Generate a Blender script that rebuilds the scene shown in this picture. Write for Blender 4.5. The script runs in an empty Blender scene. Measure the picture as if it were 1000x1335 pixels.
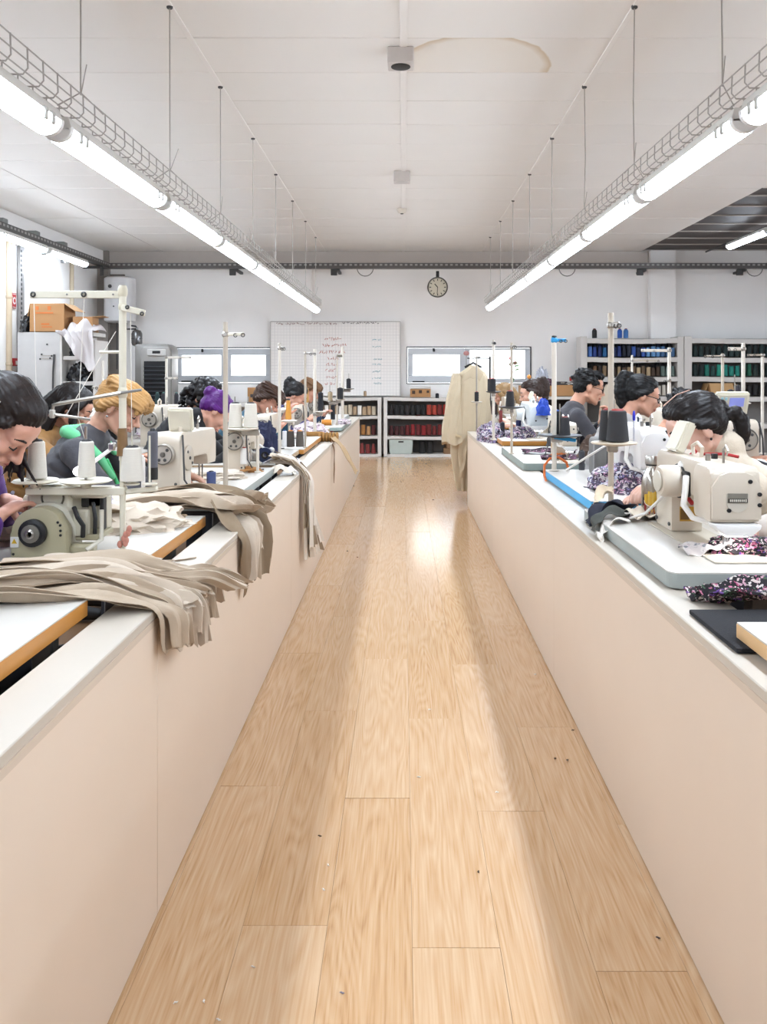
import bpy, bmesh, math, random
import numpy as np
from mathutils import Vector as V, Matrix as MX, noise
# ---------------------------------------------------------------- camera, world, exposure
SC = bpy.context.scene; COL = SC.collection
F, CX, CY, H = 1100.0, 526.0, 490.0, 1.30      # focal length in pixels (1000 wide), vanishing point, eye height
cam_d = bpy.data.cameras.new('camera'); cam = bpy.data.objects.new('camera', cam_d); COL.objects.link(cam)
cam.location = (0, 0, H); cam.rotation_euler = (math.pi/2, 0, 0)
cam_d.sensor_fit = 'HORIZONTAL'; cam_d.sensor_width = 36; cam_d.lens = 36*F/1000
cam_d.shift_x = (500-CX)/1000; cam_d.shift_y = -(667.5-CY)/1000; cam_d.clip_start = .05
SC.camera = cam
W = bpy.data.worlds.new('overcast'); SC.world = W; W.use_nodes = True
W.node_tree.nodes['Background'].inputs[0].default_value = (.93, .97, 1, 1)
W.node_tree.nodes['Background'].inputs[1].default_value = 2.2
SC.view_settings.view_transform = 'Standard'; SC.view_settings.look = 'None'
SC.view_settings.gamma = 1; SC.view_settings.use_curve_mapping = False
SC.view_settings.exposure = 1.75
LAMP = 15.0                                    # radiance of the lamp diffusers
SC.cycles.use_denoising = True; SC.cycles.max_bounces = 10; SC.cycles.diffuse_bounces = 6
SC.cycles.sample_clamp_indirect = 6
R = math.radians
# ---------------------------------------------------------------- helpers
def at(px, py, Y): return V(((px-CX)*Y/F, Y, H-(py-CY)*Y/F))
def onz(px, py, z):
    Y = (H-z)*F/(py-CY); return V(((px-CX)*Y/F, Y, z))
def lin(h):
    h = h.lstrip('#'); c = [int(h[i:i+2], 16)/255 for i in (0, 2, 4)]
    return tuple(x/12.92 if x <= .04045 else ((x+.055)/1.055)**2.4 for x in c)+(1,)
MATS = {}
def nodes(name):
    m = bpy.data.materials.new(name); m.use_nodes = True
    nt = m.node_tree; b = nt.nodes['Principled BSDF']; return m, nt, b
def N(nt, t, **kw):
    n = nt.nodes.new(t)
    for k, v in kw.items():
        if k in n.inputs.keys() if hasattr(n.inputs, 'keys') else False: n.inputs[k].default_value = v
        else: setattr(n, k, v)
    return n
def mat(hexc, rough=.5, metal=0, var=.08, scale=9, bump=0, bscale=90, alpha=None, spec=.5, trans=0, sheen=0, stretch=None, raw=False):
    key = (raw, hexc, rough, metal, var, scale, bump, bscale, spec, trans, sheen, stretch)
    if key in MATS: return MATS[key]
    m, nt, b = nodes('surface_'+hexc.strip('#'))
    c = lin(hexc); L = nt.links.new
    if not raw: c = tuple(.86*x**1.13 for x in c[:3])+(1,)      # authored as seen in the photograph; albedo is a little deeper
    tc = N(nt, 'ShaderNodeTexCoord'); src = tc.outputs['Object']
    if stretch:
        mp = N(nt, 'ShaderNodeMapping'); mp.inputs['Scale'].default_value = stretch; L(src, mp.inputs[0]); src = mp.outputs[0]
    no = N(nt, 'ShaderNodeTexNoise'); no.inputs['Scale'].default_value = scale; no.inputs['Detail'].default_value = 4; L(src, no.inputs['Vector'])
    mx = N(nt, 'ShaderNodeMixRGB'); mx.inputs[1].default_value = tuple(max(0, x*(1-var)) for x in c[:3])+(1,)
    mx.inputs[2].default_value = tuple(min(1, x*(1+var)) for x in c[:3])+(1,)
    L(no.outputs['Fac'], mx.inputs[0]); L(mx.outputs[0], b.inputs['Base Color'])
    b.inputs['Roughness'].default_value = rough; b.inputs['Metallic'].default_value = metal
    b.inputs['Specular IOR Level'].default_value = spec
    if trans: b.inputs['Transmission Weight'].default_value = trans
    if sheen: b.inputs['Sheen Weight'].default_value = sheen
    if bump:
        n2 = N(nt, 'ShaderNodeTexNoise'); n2.inputs['Scale'].default_value = bscale; n2.inputs['Detail'].default_value = 3; L(src, n2.inputs['Vector'])
        bp = N(nt, 'ShaderNodeBump'); bp.inputs['Strength'].default_value = bump; bp.inputs['Distance'].default_value = .004
        L(n2.outputs['Fac'], bp.inputs['Height']); L(bp.outputs[0], b.inputs['Normal'])
    MATS[key] = m; return m
def emit(hexc, s):
    key = ('emit', hexc, s)
    if key in MATS: return MATS[key]
    m, nt, b = nodes('glow'); b.inputs['Base Color'].default_value = lin(hexc)
    b.inputs['Emission Color'].default_value = lin(hexc); b.inputs['Emission Strength'].default_value = s
    MATS[key] = m; return m
def ramp(nt, stops, interp='LINEAR'):
    r = N(nt, 'ShaderNodeValToRGB'); e = r.color_ramp.elements; r.color_ramp.interpolation = interp
    while len(e) < len(stops): e.new(.5)
    for el, (p, h) in zip(e, stops): el.position = p; el.color = lin(h)
    return r

class MB:                                       # collects shapes; build() links them as ONE mesh object
    def __init__(s): s.v = []; s.f = []; s.n = 0
    def raw(s, v, f):
        s.v.append(np.asarray(v, float).reshape(-1, 3)); s.f += [tuple(i+s.n for i in q) for q in f]; s.n += len(v); return s
    def bm(s, b, mx=None):
        b.verts.index_update(); v = [(mx @ x.co if mx else x.co)[:] for x in b.verts]
        s.raw(v, [tuple(x.index for x in q.verts) for q in b.faces]); b.free(); return s
    def box(s, c, d, rot=None, bev=0, seg=1):
        b = bmesh.new(); bmesh.ops.create_cube(b, size=1)
        bmesh.ops.scale(b, vec=d, verts=b.verts)
        if bev: bmesh.ops.bevel(b, geom=b.edges[:], offset=min(bev, min(d)*.49), segments=seg, affect='EDGES', profile=.6)
        m = MX.Translation(c)
        if rot is not None: m = m @ (rot.to_4x4() if isinstance(rot, MX) else MX.Rotation(rot, 4, 'Z'))
        return s.bm(b, m)
    def bx(s, x0, x1, y0, y1, z0, z1, bev=0): return s.box(((x0+x1)/2, (y0+y1)/2, (z0+z1)/2), (abs(x1-x0), abs(y1-y0), abs(z1-z0)), None, bev)
    def tube(s, pts, r, n=8, cap=True):
        pts = [V(p) for p in pts]; k = len(pts); rr = r if hasattr(r, '__len__') else [r]*k
        vs = []; fs = []; up = None
        for i, p in enumerate(pts):
            t = (pts[min(i+1, k-1)]-pts[max(i-1, 0)]).normalized()
            if up is None: up = V((0, 0, 1)) if abs(t.z) < .9 else V((1, 0, 0))
            a = t.cross(up).normalized(); up = a.cross(t).normalized()
            for j in range(n):
                q = 2*math.pi*j/n; vs.append(p+(a*math.cos(q)+up*math.sin(q))*rr[i])
        for i in range(k-1):
            for j in range(n): fs.append((i*n+j, i*n+(j+1) % n, (i+1)*n+(j+1) % n, (i+1)*n+j))
        if cap: fs.append(tuple(range(n))[::-1]); fs.append(tuple((k-1)*n+j for j in range(n)))
        return s.raw(vs, [q[::-1] for q in fs])
    def cyl(s, a, b, r, r2=None, n=16): return s.tube([a, b], [r, r if r2 is None else r2], n)
    def lathe(s, prof, mx=None, n=16, cap=True):
        vs = []; fs = []; k = len(prof)
        for (r, z) in prof:
            for j in range(n): q = 2*math.pi*j/n; vs.append(V((r*math.cos(q), r*math.sin(q), z)))
        for i in range(k-1):
            for j in range(n): fs.append((i*n+j, i*n+(j+1) % n, (i+1)*n+(j+1) % n, (i+1)*n+j))
        if cap: fs.append(tuple(range(n))[::-1]); fs.append(tuple((k-1)*n+j for j in range(n)))
        if mx is not None: vs = [mx @ v for v in vs]
        return s.raw(vs, fs)
    def disc(s, c, ax, r, t, n=20, bev=.2):       # round plate, thickness t along ax
        mx = MX.Translation(c) @ V(ax).to_track_quat('Z', 'Y').to_matrix().to_4x4()
        return s.lathe([(r*(1-bev), -t/2), (r, -t/4), (r, t/4), (r*(1-bev), t/2)], mx, n)
    def prism(s, poly, t0, t1, ax='y', bev=0, mx=None):
        b = bmesh.new()
        def pt(u, w, t): return (u, t, w) if ax == 'y' else ((t, u, w) if ax == 'x' else (u, w, t))
        vs = [b.verts.new(pt(u, w, t0)) for u, w in poly]; f = b.faces.new(vs)
        e = bmesh.ops.extrude_face_region(b, geom=[f]); nv = [x for x in e['geom'] if isinstance(x, bmesh.types.BMVert)]
        d = V(pt(0, 0, t1))-V(pt(0, 0, t0)); bmesh.ops.translate(b, vec=d, verts=nv)
        bmesh.ops.recalc_face_normals(b, faces=b.faces[:])
        if bev: bmesh.ops.bevel(b, geom=b.edges[:], offset=bev, segments=2, affect='EDGES', profile=.6)
        return s.bm(b, mx)
    def sph(s, c, r, n=12, rot=None):
        b = bmesh.new(); bmesh.ops.create_uvsphere(b, u_segments=n, v_segments=max(6, n*2//3), radius=1)
        r = (r, r, r) if not hasattr(r, '__len__') else r
        m = MX.Translation(c)
        if rot is not None: m = m @ rot.to_4x4()
        return s.bm(b, m @ MX.Diagonal((*r, 1)))
    def mesh(s, name):
        me = bpy.data.meshes.new(name); me.from_pydata(np.vstack(s.v).tolist(), [], s.f); me.update(); return me
    def build(s, name, m, parent=None, smooth=True, loc=None):
        o = bpy.data.objects.new(name, s.mesh(name)); COL.objects.link(o); o.data.materials.append(m)
        if smooth:
            me = o.data; me.polygons.foreach_set('use_smooth', [True]*len(me.polygons))
            try: me.set_sharp_from_angle(angle=R(38))
            except Exception: pass
        if parent is not None: o.parent = parent
        if loc is not None: o.location = loc
        return o
def tag(o, label, cat, group=None):
    o['label'] = label; o['category'] = cat
    if group: o['group'] = group
    return o
def thing(name, label, cat, loc=(0, 0, 0), rz=0, group=None):
    o = bpy.data.objects.new(name, None); COL.objects.link(o); o.location = loc; o.rotation_euler = (0, 0, rz)
    o.empty_display_size = .05
    return tag(o, label, cat, group)
def struct(o): o['kind'] = 'structure'; return o
def stuff(o): o['kind'] = 'stuff'; return o
def cp(o, parent=None, loc=None, m=None):
    c = o.copy(); COL.objects.link(c)
    if parent is not None: c.parent = parent
    if loc is not None: c.location = loc
    if m is not None:
        c.material_slots[0].link = 'OBJECT'; c.material_slots[0].material = m
    return c
def ordi(i): return ['first', 'second', 'third', 'fourth', 'fifth', 'sixth', 'seventh', 'eighth', 'ninth', 'tenth', 'eleventh', 'twelfth', 'thirteenth', 'fourteenth', 'fifteenth', 'sixteenth', 'seventeenth', 'eighteenth', 'nineteenth', 'twentieth', 'twenty-first', 'twenty-second', 'twenty-third'][i]
# materials used again and again
WHITE = mat('#dcd9d5', .45); WALLM = mat('#eeebe8', .85, raw=True, var=.03, scale=2, bump=.05); CREAM = mat('#ddd5c6', .4, var=.04)
MACH = mat('#dbd0c0', .32, var=.03); MACHD = mat('#cfc6b6', .38, var=.04); OLIVE = mat('#b3ab90', .38, var=.04)
STEEL = mat('#b9b4ad', .3, 1); CHROME = mat('#d8d8d8', .14, 1); GREY = mat('#8e8b88', .5); DGREY = mat('#4b4a4a', .5); BLACK = mat('#1b1a1c', .5)
RUB = mat('#222124', .7); POLEM = mat('#c9beaf', .4, .2); POLEW = mat('#ded6ca', .4); POLEB = mat('#e2dccb', .42, var=.05)
TOPW = mat('#c7c2ba', .3, var=.03, raw=True); BENCHP = mat('#d1c0ae', .5, raw=True, var=.03, scale=3, bump=.03, bscale=400); BENCHT = mat('#b6ac9e', .38, var=.03, raw=True)
RED = mat('#b3262a', .5); ORANGE = mat('#dd7a2a', .5); BLUE = mat('#2a9fd6', .4)
# ---------------------------------------------------------------- the room
XL, XR, YB, YF, ZC = -5.04, 9.0, 14.0, -4.0, 3.36
def wood_floor():
    m, nt, b = nodes('oak_laminate'); L = nt.links.new
    tc = N(nt, 'ShaderNodeTexCoord'); oi = N(nt, 'ShaderNodeObjectInfo')
    mul = N(nt, 'ShaderNodeVectorMath', operation='SCALE'); comb = N(nt, 'ShaderNodeCombineXYZ')
    for i in range(3): L(oi.outputs['Random'], comb.inputs[i])
    mul.inputs[3].default_value = 37.0; L(comb.outputs[0], mul.inputs[0])
    add = N(nt, 'ShaderNodeVectorMath', operation='ADD'); L(tc.outputs['Object'], add.inputs[0]); L(mul.outputs[0], add.inputs[1])
    mp = N(nt, 'ShaderNodeMapping'); mp.inputs['Scale'].default_value = (1, .10, 1); L(add.outputs[0], mp.inputs[0])
    n0 = N(nt, 'ShaderNodeTexNoise'); n0.inputs['Scale'].default_value = 5.5; n0.inputs['Detail'].default_value = 2; L(mp.outputs[0], n0.inputs['Vector'])
    # cathedral grain: rings of a stretched noise field
    mr = N(nt, 'ShaderNodeMath', operation='MULTIPLY'); mr.inputs[1].default_value = 26; L(n0.outputs['Fac'], mr.inputs[0])
    fr = N(nt, 'ShaderNodeMath', operation='PINGPONG'); fr.inputs[1].default_value = .5; L(mr.outputs[0], fr.inputs[0])
    mp2 = N(nt, 'ShaderNodeMapping'); mp2.inputs['Scale'].default_value = (90, 2.5, 1); L(add.outputs[0], mp2.inputs[0])
    n1 = N(nt, 'ShaderNodeTexNoise'); n1.inputs['Scale'].default_value = 2; n1.inputs['Detail'].default_value = 5; L(mp2.outputs[0], n1.inputs['Vector'])
    s1 = N(nt, 'ShaderNodeMath', operation='MULTIPLY_ADD'); s1.inputs[1].default_value = .45; L(fr.outputs[0], s1.inputs[0]); L(n1.outputs['Fac'], s1.inputs[2])
    s2 = N(nt, 'ShaderNodeMath', operation='MULTIPLY_ADD'); s2.inputs[1].default_value = .22; L(oi.outputs['Random'], s2.inputs[0]); L(s1.outputs[0], s2.inputs[2])
    r = ramp(nt, [(.30, '#ab835b'), (.50, '#bd9870'), (.75, '#c6a683'), (1.0, '#ceb191')]); 
    s3 = N(nt, 'ShaderNodeMath', operation='MULTIPLY'); s3.inputs[1].default_value = .85; L(s2.outputs[0], s3.inputs[0]); L(s3.outputs[0], r.inputs[0])
    L(r.outputs[0], b.inputs['Base Color'])
    rr = N(nt, 'ShaderNodeMath', operation='MULTIPLY_ADD'); rr.inputs[1].default_value = .10; rr.inputs[2].default_value = .13; L(n1.outputs['Fac'], rr.inputs[0]); L(rr.outputs[0], b.inputs['Roughness'])
    bp = N(nt, 'ShaderNodeBump'); bp.inputs['Strength'].default_value = .06; bp.inputs['Distance'].default_value = .002; L(s1.outputs[0], bp.inputs['Height']); L(bp.outputs[0], b.inputs['Normal'])
    return m
OAK = wood_floor()
fl = struct(MB().bx(XL-.2, XR+.2, YF-.2, YB+.2, -.2, -.008).build('floor', mat('#8a6846', .6)))
PW, PL = .2, 1.28
pm = MB().bx(-PW/2+.0002, PW/2-.0002, -PL/2+.0006, PL/2-.0006, -.008, 0, .0005)
first = None; rnd = random.Random(3)
for i in range(-5, 5):
    off = (i*0.47 % 1)*PL
    for j in range(-1, 11):
        x = .02+PW*(i+.5); y = j*PL+off
        if y > 13.9: continue
        if x > .8 or x < -1: continue
        if first is None: first = pm.build('plank', OAK, fl, loc=(x, y, 0))
        else: o_ = cp(first, fl, (x, y, rnd.uniform(-.0008, -.0002))); o_.rotation_euler = (rnd.uniform(-.0012, .0012), rnd.uniform(-.003, .003), 0)
# ceiling with sandwich panels 0.6 m wide, cover strips between the bays
CEIL = mat('#e9e5e0', .6, raw=True, var=.02, scale=1.5); DECK = mat('#57504d', .6, var=.06)
OX = 3.94; OY = 9.2
ceil = struct(MB().bx(XL-.2, XR+.2, YF-.2, YB+.2, ZC+.09, ZC+.2).build('ceiling', mat('#6f6a66', .8)))
def stain_mat():
    m, nt, b = nodes('stained_panel'); L = nt.links.new
    tc = N(nt, 'ShaderNodeTexCoord'); mp = N(nt, 'ShaderNodeMapping'); mp.inputs['Location'].default_value = (.206, -.349, 0); mp.inputs['Scale'].default_value = (1.375, 1.245, 1)
    L(tc.outputs['Object'], mp.inputs[0])
    n = N(nt, 'ShaderNodeTexNoise'); n.inputs['Scale'].default_value = 3; n.inputs['Detail'].default_value = 6; L(mp.outputs[0], n.inputs['Vector'])
    mixv = N(nt, 'ShaderNodeMixRGB'); mixv.inputs[0].default_value = .10; L(mp.outputs[0], mixv.inputs[1]); L(n.outputs['Color'], mixv.inputs[2])
    ln = N(nt, 'ShaderNodeVectorMath', operation='LENGTH'); L(mixv.outputs[0], ln.inputs[0])
    r = ramp(nt, [(0, '#e8e3dc'), (.58, '#e7e0d6'), (.645, '#d0bda3'), (.66, '#e9e5e0'), (1, '#e7e2dc')]); L(ln.outputs['Value'], r.inputs[0]); L(r.outputs[0], b.inputs['Base Color'])
    b.inputs['Roughness'].default_value = .6; return m
STAIN = stain_mat()
bays = [(XL, -4.0), (-4.0, -1.3), (-1.3, 0), (0, 1.29), (1.29, OX), (OX, XR)]
for (x0, x1) in bays:
    w = x1-x0; base = None
    pb = MB().box((0, 0, .04), (w-.004, .583, .08), None, .004)
    for k in range(31):
        y = 5.15-15.5*.589+.589*k
        if y > YB-.1: continue
        if x0 == OX and y > OY: continue
        m = STAIN if (x0 == 0 and 5.15 < y < 5.75) else CEIL
        if base is None: base = pb.build('ceiling_panel', CEIL, ceil, loc=(w/2+x0, y, ZC))
        else:
            o = cp(base, ceil, (w/2+x0, y, ZC+rnd.uniform(0, .004)))
            if m is STAIN: o.material_slots[0].link = 'OBJECT'; o.material_slots[0].material = STAIN
for x, ww in ((-4.0, .03), (-1.3, .035), (0, .045), (1.29, .035)):
    MB().box((x, (YF+YB)/2, ZC-.003), (ww, YB-YF, .008), None, .002).build('cover_strip', CEIL, ceil)
# dark metal deck over the opening on the far right
dk = MB().box((0, 0, .02), (XR-OX, .585, .04), None, .006); d0 = None
for k in range(9):
    y = OY+.3+.6*k-.1
    if d0 is None: d0 = dk.build('deck_panel', DECK, ceil, loc=((XR+OX)/2, y, ZC+.02))
    else: cp(d0, ceil, ((XR+OX)/2, y, ZC+.02))
ds = MB().box((0, 0, 0), (XR-OX, .022, .02), None, .003); d1 = None
for k in range(9):
    y = OY+.6*k-.1
    if d1 is None: d1 = ds.build('deck_joint', mat('#b8b0aa', .5), ceil, loc=((XR+OX)/2, y, ZC+.015))
    else: cp(d1, ceil, ((XR+OX)/2, y, ZC+.015))
# walls
win = [(-3.78, -2.18, 1.17, 1.775), (.05, 2.12, 1.165, 1.785)]
wb = MB(); y0, y1 = YB, YB+.22
xs = [XL-.2, win[0][0], win[0][1], win[1][0], win[1][1], XR+.2]
for i in (0, 2, 4): wb.bx(xs[i], xs[i+1], y0, y1, 0, ZC+.35)
for (a, b_, z0, z1) in win: wb.bx(a, b_, y0, y1, 0, z0); wb.bx(a, b_, y0, y1, z1, ZC+.35)
struct(wb.build('wall_back', WALLM, smooth=False))
struct(MB().bx(XL-.2, XL, YF, YB, 0, ZC+.35).build('wall_left', WALLM, smooth=False))
struct(MB().bx(XR, XR+.2, YF, YB, 0, ZC+.35).build('wall_right', WALLM, smooth=False))
struct(MB().bx(XL-.2, XR+.2, YF-.2, YF, 0, ZC+.35).build('wall_front', WALLM, smooth=False))
struct(MB().bx(XL, OX+.1, YB-.05, YB, 3.17, ZC).build('trim_1', mat('#d3ccc6', .8, var=.03)))
struct(MB().bx(4.06, 4.47, YB-.16, YB, 0, ZC).build('trim_2', WALLM))                      # pilaster on the back wall
struct(MB().bx(-2.0, -1.52, YB-.06, YB, 0, 3.17).build('trim_3', WALLM))
struct(MB().bx(XL, -4.86, YB-.12, YB, 0, ZC).build('trim_4', mat('#a49c95', .9, var=.12, scale=4)))      # raw concrete corner column
struct(MB().bx(-4.86, -4.62, YB-.03, YB, 0, 2.98).build('trim_5', mat('#8d857e', .9, var=.15, scale=5)))
struct(MB().bx(XL, XL+.10, 0, YB, 3.1, ZC).build('trim_6', WALLM))                          # beam along the left wall
ALU = mat('#cfd2d6', .4, .1, var=.02); GAP = mat('#45474c', .6)
FROST = mat('#ffffff', .55, trans=1, var=0)
for n, (a, b_, z0, z1) in enumerate(win, 1):
    w = struct(MB().bx(a, b_, YB-.012, YB+.05, z1-.018, z1).bx(a, a+.016, YB-.012, YB+.05, z0, z1).bx(b_-.016, b_, YB-.012, YB+.05, z0, z1).bx(a, b_, YB-.012, YB+.05, z0, z0+.014).build('window_%d' % n, GAP, smooth=False))
    mid = (a+b_)/2+(.04 if n == 1 else -.07)
    for k, (p, q) in enumerate(((a+.02, mid), (mid, b_-.02))):
        t = .075 if k == 0 or n == 1 else .05; zt = z1-.022; zb = z0+.018
        iw = .085; ib = .12 if (n == 1 or k == 0) else .07; it = .11 if (n == 1 or k == 0) else .04
        f = MB().bx(p, q, YB-.02, YB+.03, zt-it, zt, .006).bx(p, q, YB-.02, YB+.03, zb, zb+ib, .006)
        f.bx(p, p+iw, YB-.02, YB+.03, zb+ib, zt-it, .004).bx(q-iw, q, YB-.02, YB+.03, zb+ib, zt-it, .004)
        fo = f.build('sash', ALU, w)
        MB().bx(p+iw-.005, q-iw+.005, YB+.0, YB+.01, zb+ib-.005, zt-it+.005).build('pane', FROST, fo)
    MB().tube([(a+.45, YB-.03, z1-.03), (a+.455, YB-.045, z1-.08)], .018, 8).build('handle', BLACK, w)
    MB().bx(a+.1, a+.3, YB-.03, YB, z0+.03, z0+.05, .004).build('latch', BLACK, w)
# perforated cable trays on the back and left walls
def wall_tray(name, label, p0, p1, nsl, along):
    t = thing(name, label, 'cable tray', (0, 0, 0), 0)
    p0, p1 = V(p0), V(p1); c = (p0+p1)/2; ln = (p1-p0).length; hs = MB(); ch = MB()
    for dz, hh in ((.0, .085),):
        d = (ln, .012, hh) if along == 'x' else (.012, ln, hh); ch.box(c+V((0, 0, dz)), d)
        d = (ln, .09, .008) if along == 'x' else (.09, ln, .008)
        ch.box(c+V((0, .045, -.04) if along == 'x' else (-.045, 0, -.04)), d)
    ch.build('channel', mat('#6f6c6a', .45, .6), t)
    for k in range(nsl):
        q = p0.lerp(p1, (k+.5)/nsl)
        if along == 'x': hs.box(q+V((0, -.007, .012)), (ln/nsl*.5, .004, .028), None)
        else: hs.box(q+V((.007, 0, .012)), (.004, ln/nsl*.5, .028), None)
    stuff(hs.build('slot', mat('#a9a6a3', .5), t))
    return t
ty = 13.55; tb = wall_tray('wall_cable_tray', 'long dark perforated cable tray running across the whole back wall', (-4.85, ty, 3.07), (8.9, ty, 3.07), 170, 'x')
for px in (305, 437, 836, 966):
    x = (px-CX)*13.6/F
    MB().box((x+.05, 13.78, 3.0), (.05, .44, .04), None, .004).box((x-.02, 13.6, 2.97), (.10, .05, .10), None, .004).build('bracket', DGREY, tb)
for px in (476, 740, 985):
    x = (px-CX)*13.5/F; c = [(x+.13*math.cos(a), 13.54, 3.03+.13*math.sin(a)) for a in [math.pi+math.pi*i/10 for i in range(11)]]
    MB().tube(c, .008, 6).build('cable_loop', GREY, tb)
tl = wall_tray('wall_cable_tray', 'dark perforated cable tray running along the left wall above the wall lamps', (-4.72, 5, 3.07), (-4.72, 13.5, 3.07), 90, 'y')
for y in (9.2, 10.1, 11.0, 11.9): MB().box((-4.86, y, 3.14), (.2, .12, .09), None, .006).build('junction_box', mat('#8f918e', .5), tl)
for y in (11.7, 13.2): MB().box((-4.86, y, 3.0), (.30, .04, .04), None, .004).box((-4.72, y, 2.93), (.05, .05, .13), None, .004).build('bracket', DGREY, tl)
# wall clock hanging from the tray
ck = thing('wall_clock', 'round grey rimmed wall clock with cream dial hanging below the back cable tray', 'clock', ((570.5-CX)*13.5/F, 13.5, H+(490-374.5)*13.5/F))
MB().lathe([(.15, .02), (.165, .02), (.165, -.02), (.15, -.03), (.143, -.028), (.143, -.016)], MX.Rotation(R(90), 4, 'X') , 32, False).build('rim', mat('#77736d', .35, .5), ck)
MB().disc((0, -.0, 0), (0, 1, 0), .146, .02, 32, .02).build('dial', mat('#d8d0bd', .6), ck)
mk = MB()
for h in range(12):
    a = R(30*h); mk.box((.118*math.sin(a), -.012, .118*math.cos(a)), (.012, .004, .03), MX.Rotation(a, 3, 'Y'))
mk.build('hour_mark', BLACK, ck)
def hand(name, ang, ln, w): a = R(ang); MB().box((ln*.45*math.sin(a), -.016, ln*.45*math.cos(a)), (w, .004, ln), MX.Rotation(a, 3, 'Y')).build(name, BLACK, ck)
hand('hour_hand', 318, .075, .013); hand('minute_hand', 184, .11, .009)
MB().box((0, .0, .21), (.05, .02, .1), None, .004).build('hanger', BLACK, ck)
# gridded cutting board leaning above the low shelf
def grid_mat():
    m, nt, b = nodes('gridded_board'); L = nt.links.new; tc = N(nt, 'ShaderNodeTexCoord'); sp = N(nt, 'ShaderNodeSeparateXYZ'); L(tc.outputs['Object'], sp.inputs[0])
    outs = []
    for ax in (0, 2):
        for per, wd, am in ((.05, .0035, .20), (.25, .005, .26)):
            md = N(nt, 'ShaderNodeMath', operation='PINGPONG'); md.inputs[1].default_value = per/2; L(sp.outputs[ax], md.inputs[0])
            lt = N(nt, 'ShaderNodeMath', operation='LESS_THAN'); lt.inputs[1].default_value = wd; L(md.outputs[0], lt.inputs[0])
            mu = N(nt, 'ShaderNodeMath', operation='MULTIPLY'); mu.inputs[1].default_value = am; L(lt.outputs[0], mu.inputs[0]); outs.append(mu)
    a = outs[0]
    for o in outs[1:]:
        q = N(nt, 'ShaderNodeMath', operation='MAXIMUM'); L(a.outputs[0], q.inputs[0]); L(o.outputs[0], q.inputs[1]); a = q
    mx = N(nt, 'ShaderNodeMixRGB'); mx.inputs[1].default_value = lin('#e3ded9'); mx.inputs[2].default_value = lin('#8d8a8b'); L(a.outputs[0], mx.inputs[0]); L(mx.outputs[0], b.inputs['Base Color'])
    b.inputs['Roughness'].default_value = .45; return m
bd = thing('grid_board', 'large white gridded board with red handwritten notes leaning on the back wall', 'board', (-1.12, 13.9, .97))
MB().box((0, 0, .61), (2.13, .02, 1.22), None, .003).build('sheet', grid_mat(), bd)
MB().box((-1.068, 0, .61), (.012, .03, 1.23)).box((1.068, 0, .61), (.012, .03, 1.23)).box((0, 0, 1.222), (2.13, .03, .014)).build('edge_trim', mat('#bdb8b2', .4, .3), bd)
def scribble(cx, cz, w, h, m, name, sd):
    g = random.Random(sd); s = MB(); x = cx-w/2
    while x < cx+w/2:
        pts = [(x+g.uniform(-.012, .03), -.013, cz+g.uniform(-h, h)) for _ in range(4)]; s.tube(pts, .004, 4); x += .036
    stuff(s.build(name, m, bd))
rm = mat('#cf8f80', .7); bm_ = mat('#9dbfc4', .7)
for i, (px, py, w) in enumerate(((434, 442, 22), (436, 450, 30), (434, 459, 34), (435, 467, 14), (432, 475, 12), (432, 483, 14), (433, 492, 14), (431, 500, 14))):
    p = at(px, py, 13.9); scribble(p.x+1.12, p.z-.97, w*13.9/F, .03, rm, 'red_note', i)
for i, (px, py) in enumerate(((491, 443), (491, 452), (492, 468), (491, 475), (491, 484), (491, 493), (492, 500))):
    p = at(px, py, 13.9); scribble(p.x+1.12, p.z-.97, .12, .015, bm_, 'blue_note', 40+i)
p = at(400, 422, 13.9); scribble(p.x+1.12, p.z-.97, 1.0, .02, mat('#b59a93', .7), 'top_note', 80)
p = at(470, 421, 13.9); scribble(p.x+1.12, p.z-.97, .6, .02, mat('#7f7a78', .7), 'top_note', 81)
# ---------------------------------------------------------------- rows of lamps under wire trays
HOUS = mat('#dcd9d4', .4); CLIPM = mat('#bfbdb8', .4); WIRE = mat('#b9b4ad', .4, .5)
LGLOW = emit('#e2f0ff', LAMP)
lamp_proto = {}
def lamp(loc, label, group, ln=1.29, tilt=0):
    if ln not in lamp_proto:
        t = thing('batten_lamp', label, 'lamp', loc, 0, group); h = ln/2
        MB().prism([(-.055, .03), (.055, .03), (.04, .075), (-.04, .075)], -h+.01, h-.01, 'y', .004).build('housing', HOUS, t)
        pr = [(-.055, .03)]+[(-.055*math.cos(a), .028-.055*math.sin(a)*.9) for a in [math.pi*i/10 for i in range(11)]]+[(.055, .03)]
        MB().prism(pr, -h+.03, h-.03, 'y').build('diffuser', LGLOW, t)
        for s in (-1, 1):
            MB().prism([(q[0]*1.02, q[1]) for q in pr], s*(h-.032), s*h, 'y', .008).build('end_cap', mat('#efeeec', .3), t)
            for xx in (-1, 1):
                for d in (.10, .16): MB().box((xx*.052, s*(h-d), .02), (.014, .03, .045), None, .004).build('clip', CLIPM, t)
        lamp_proto[ln] = t
    else:
        t = cp(lamp_proto[ln], None, loc); tag(t, label, 'lamp', group)
        for ch in lamp_proto[ln].children: cp(ch, t)
    t.rotation_euler = (tilt, 0, 0); return t
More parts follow.
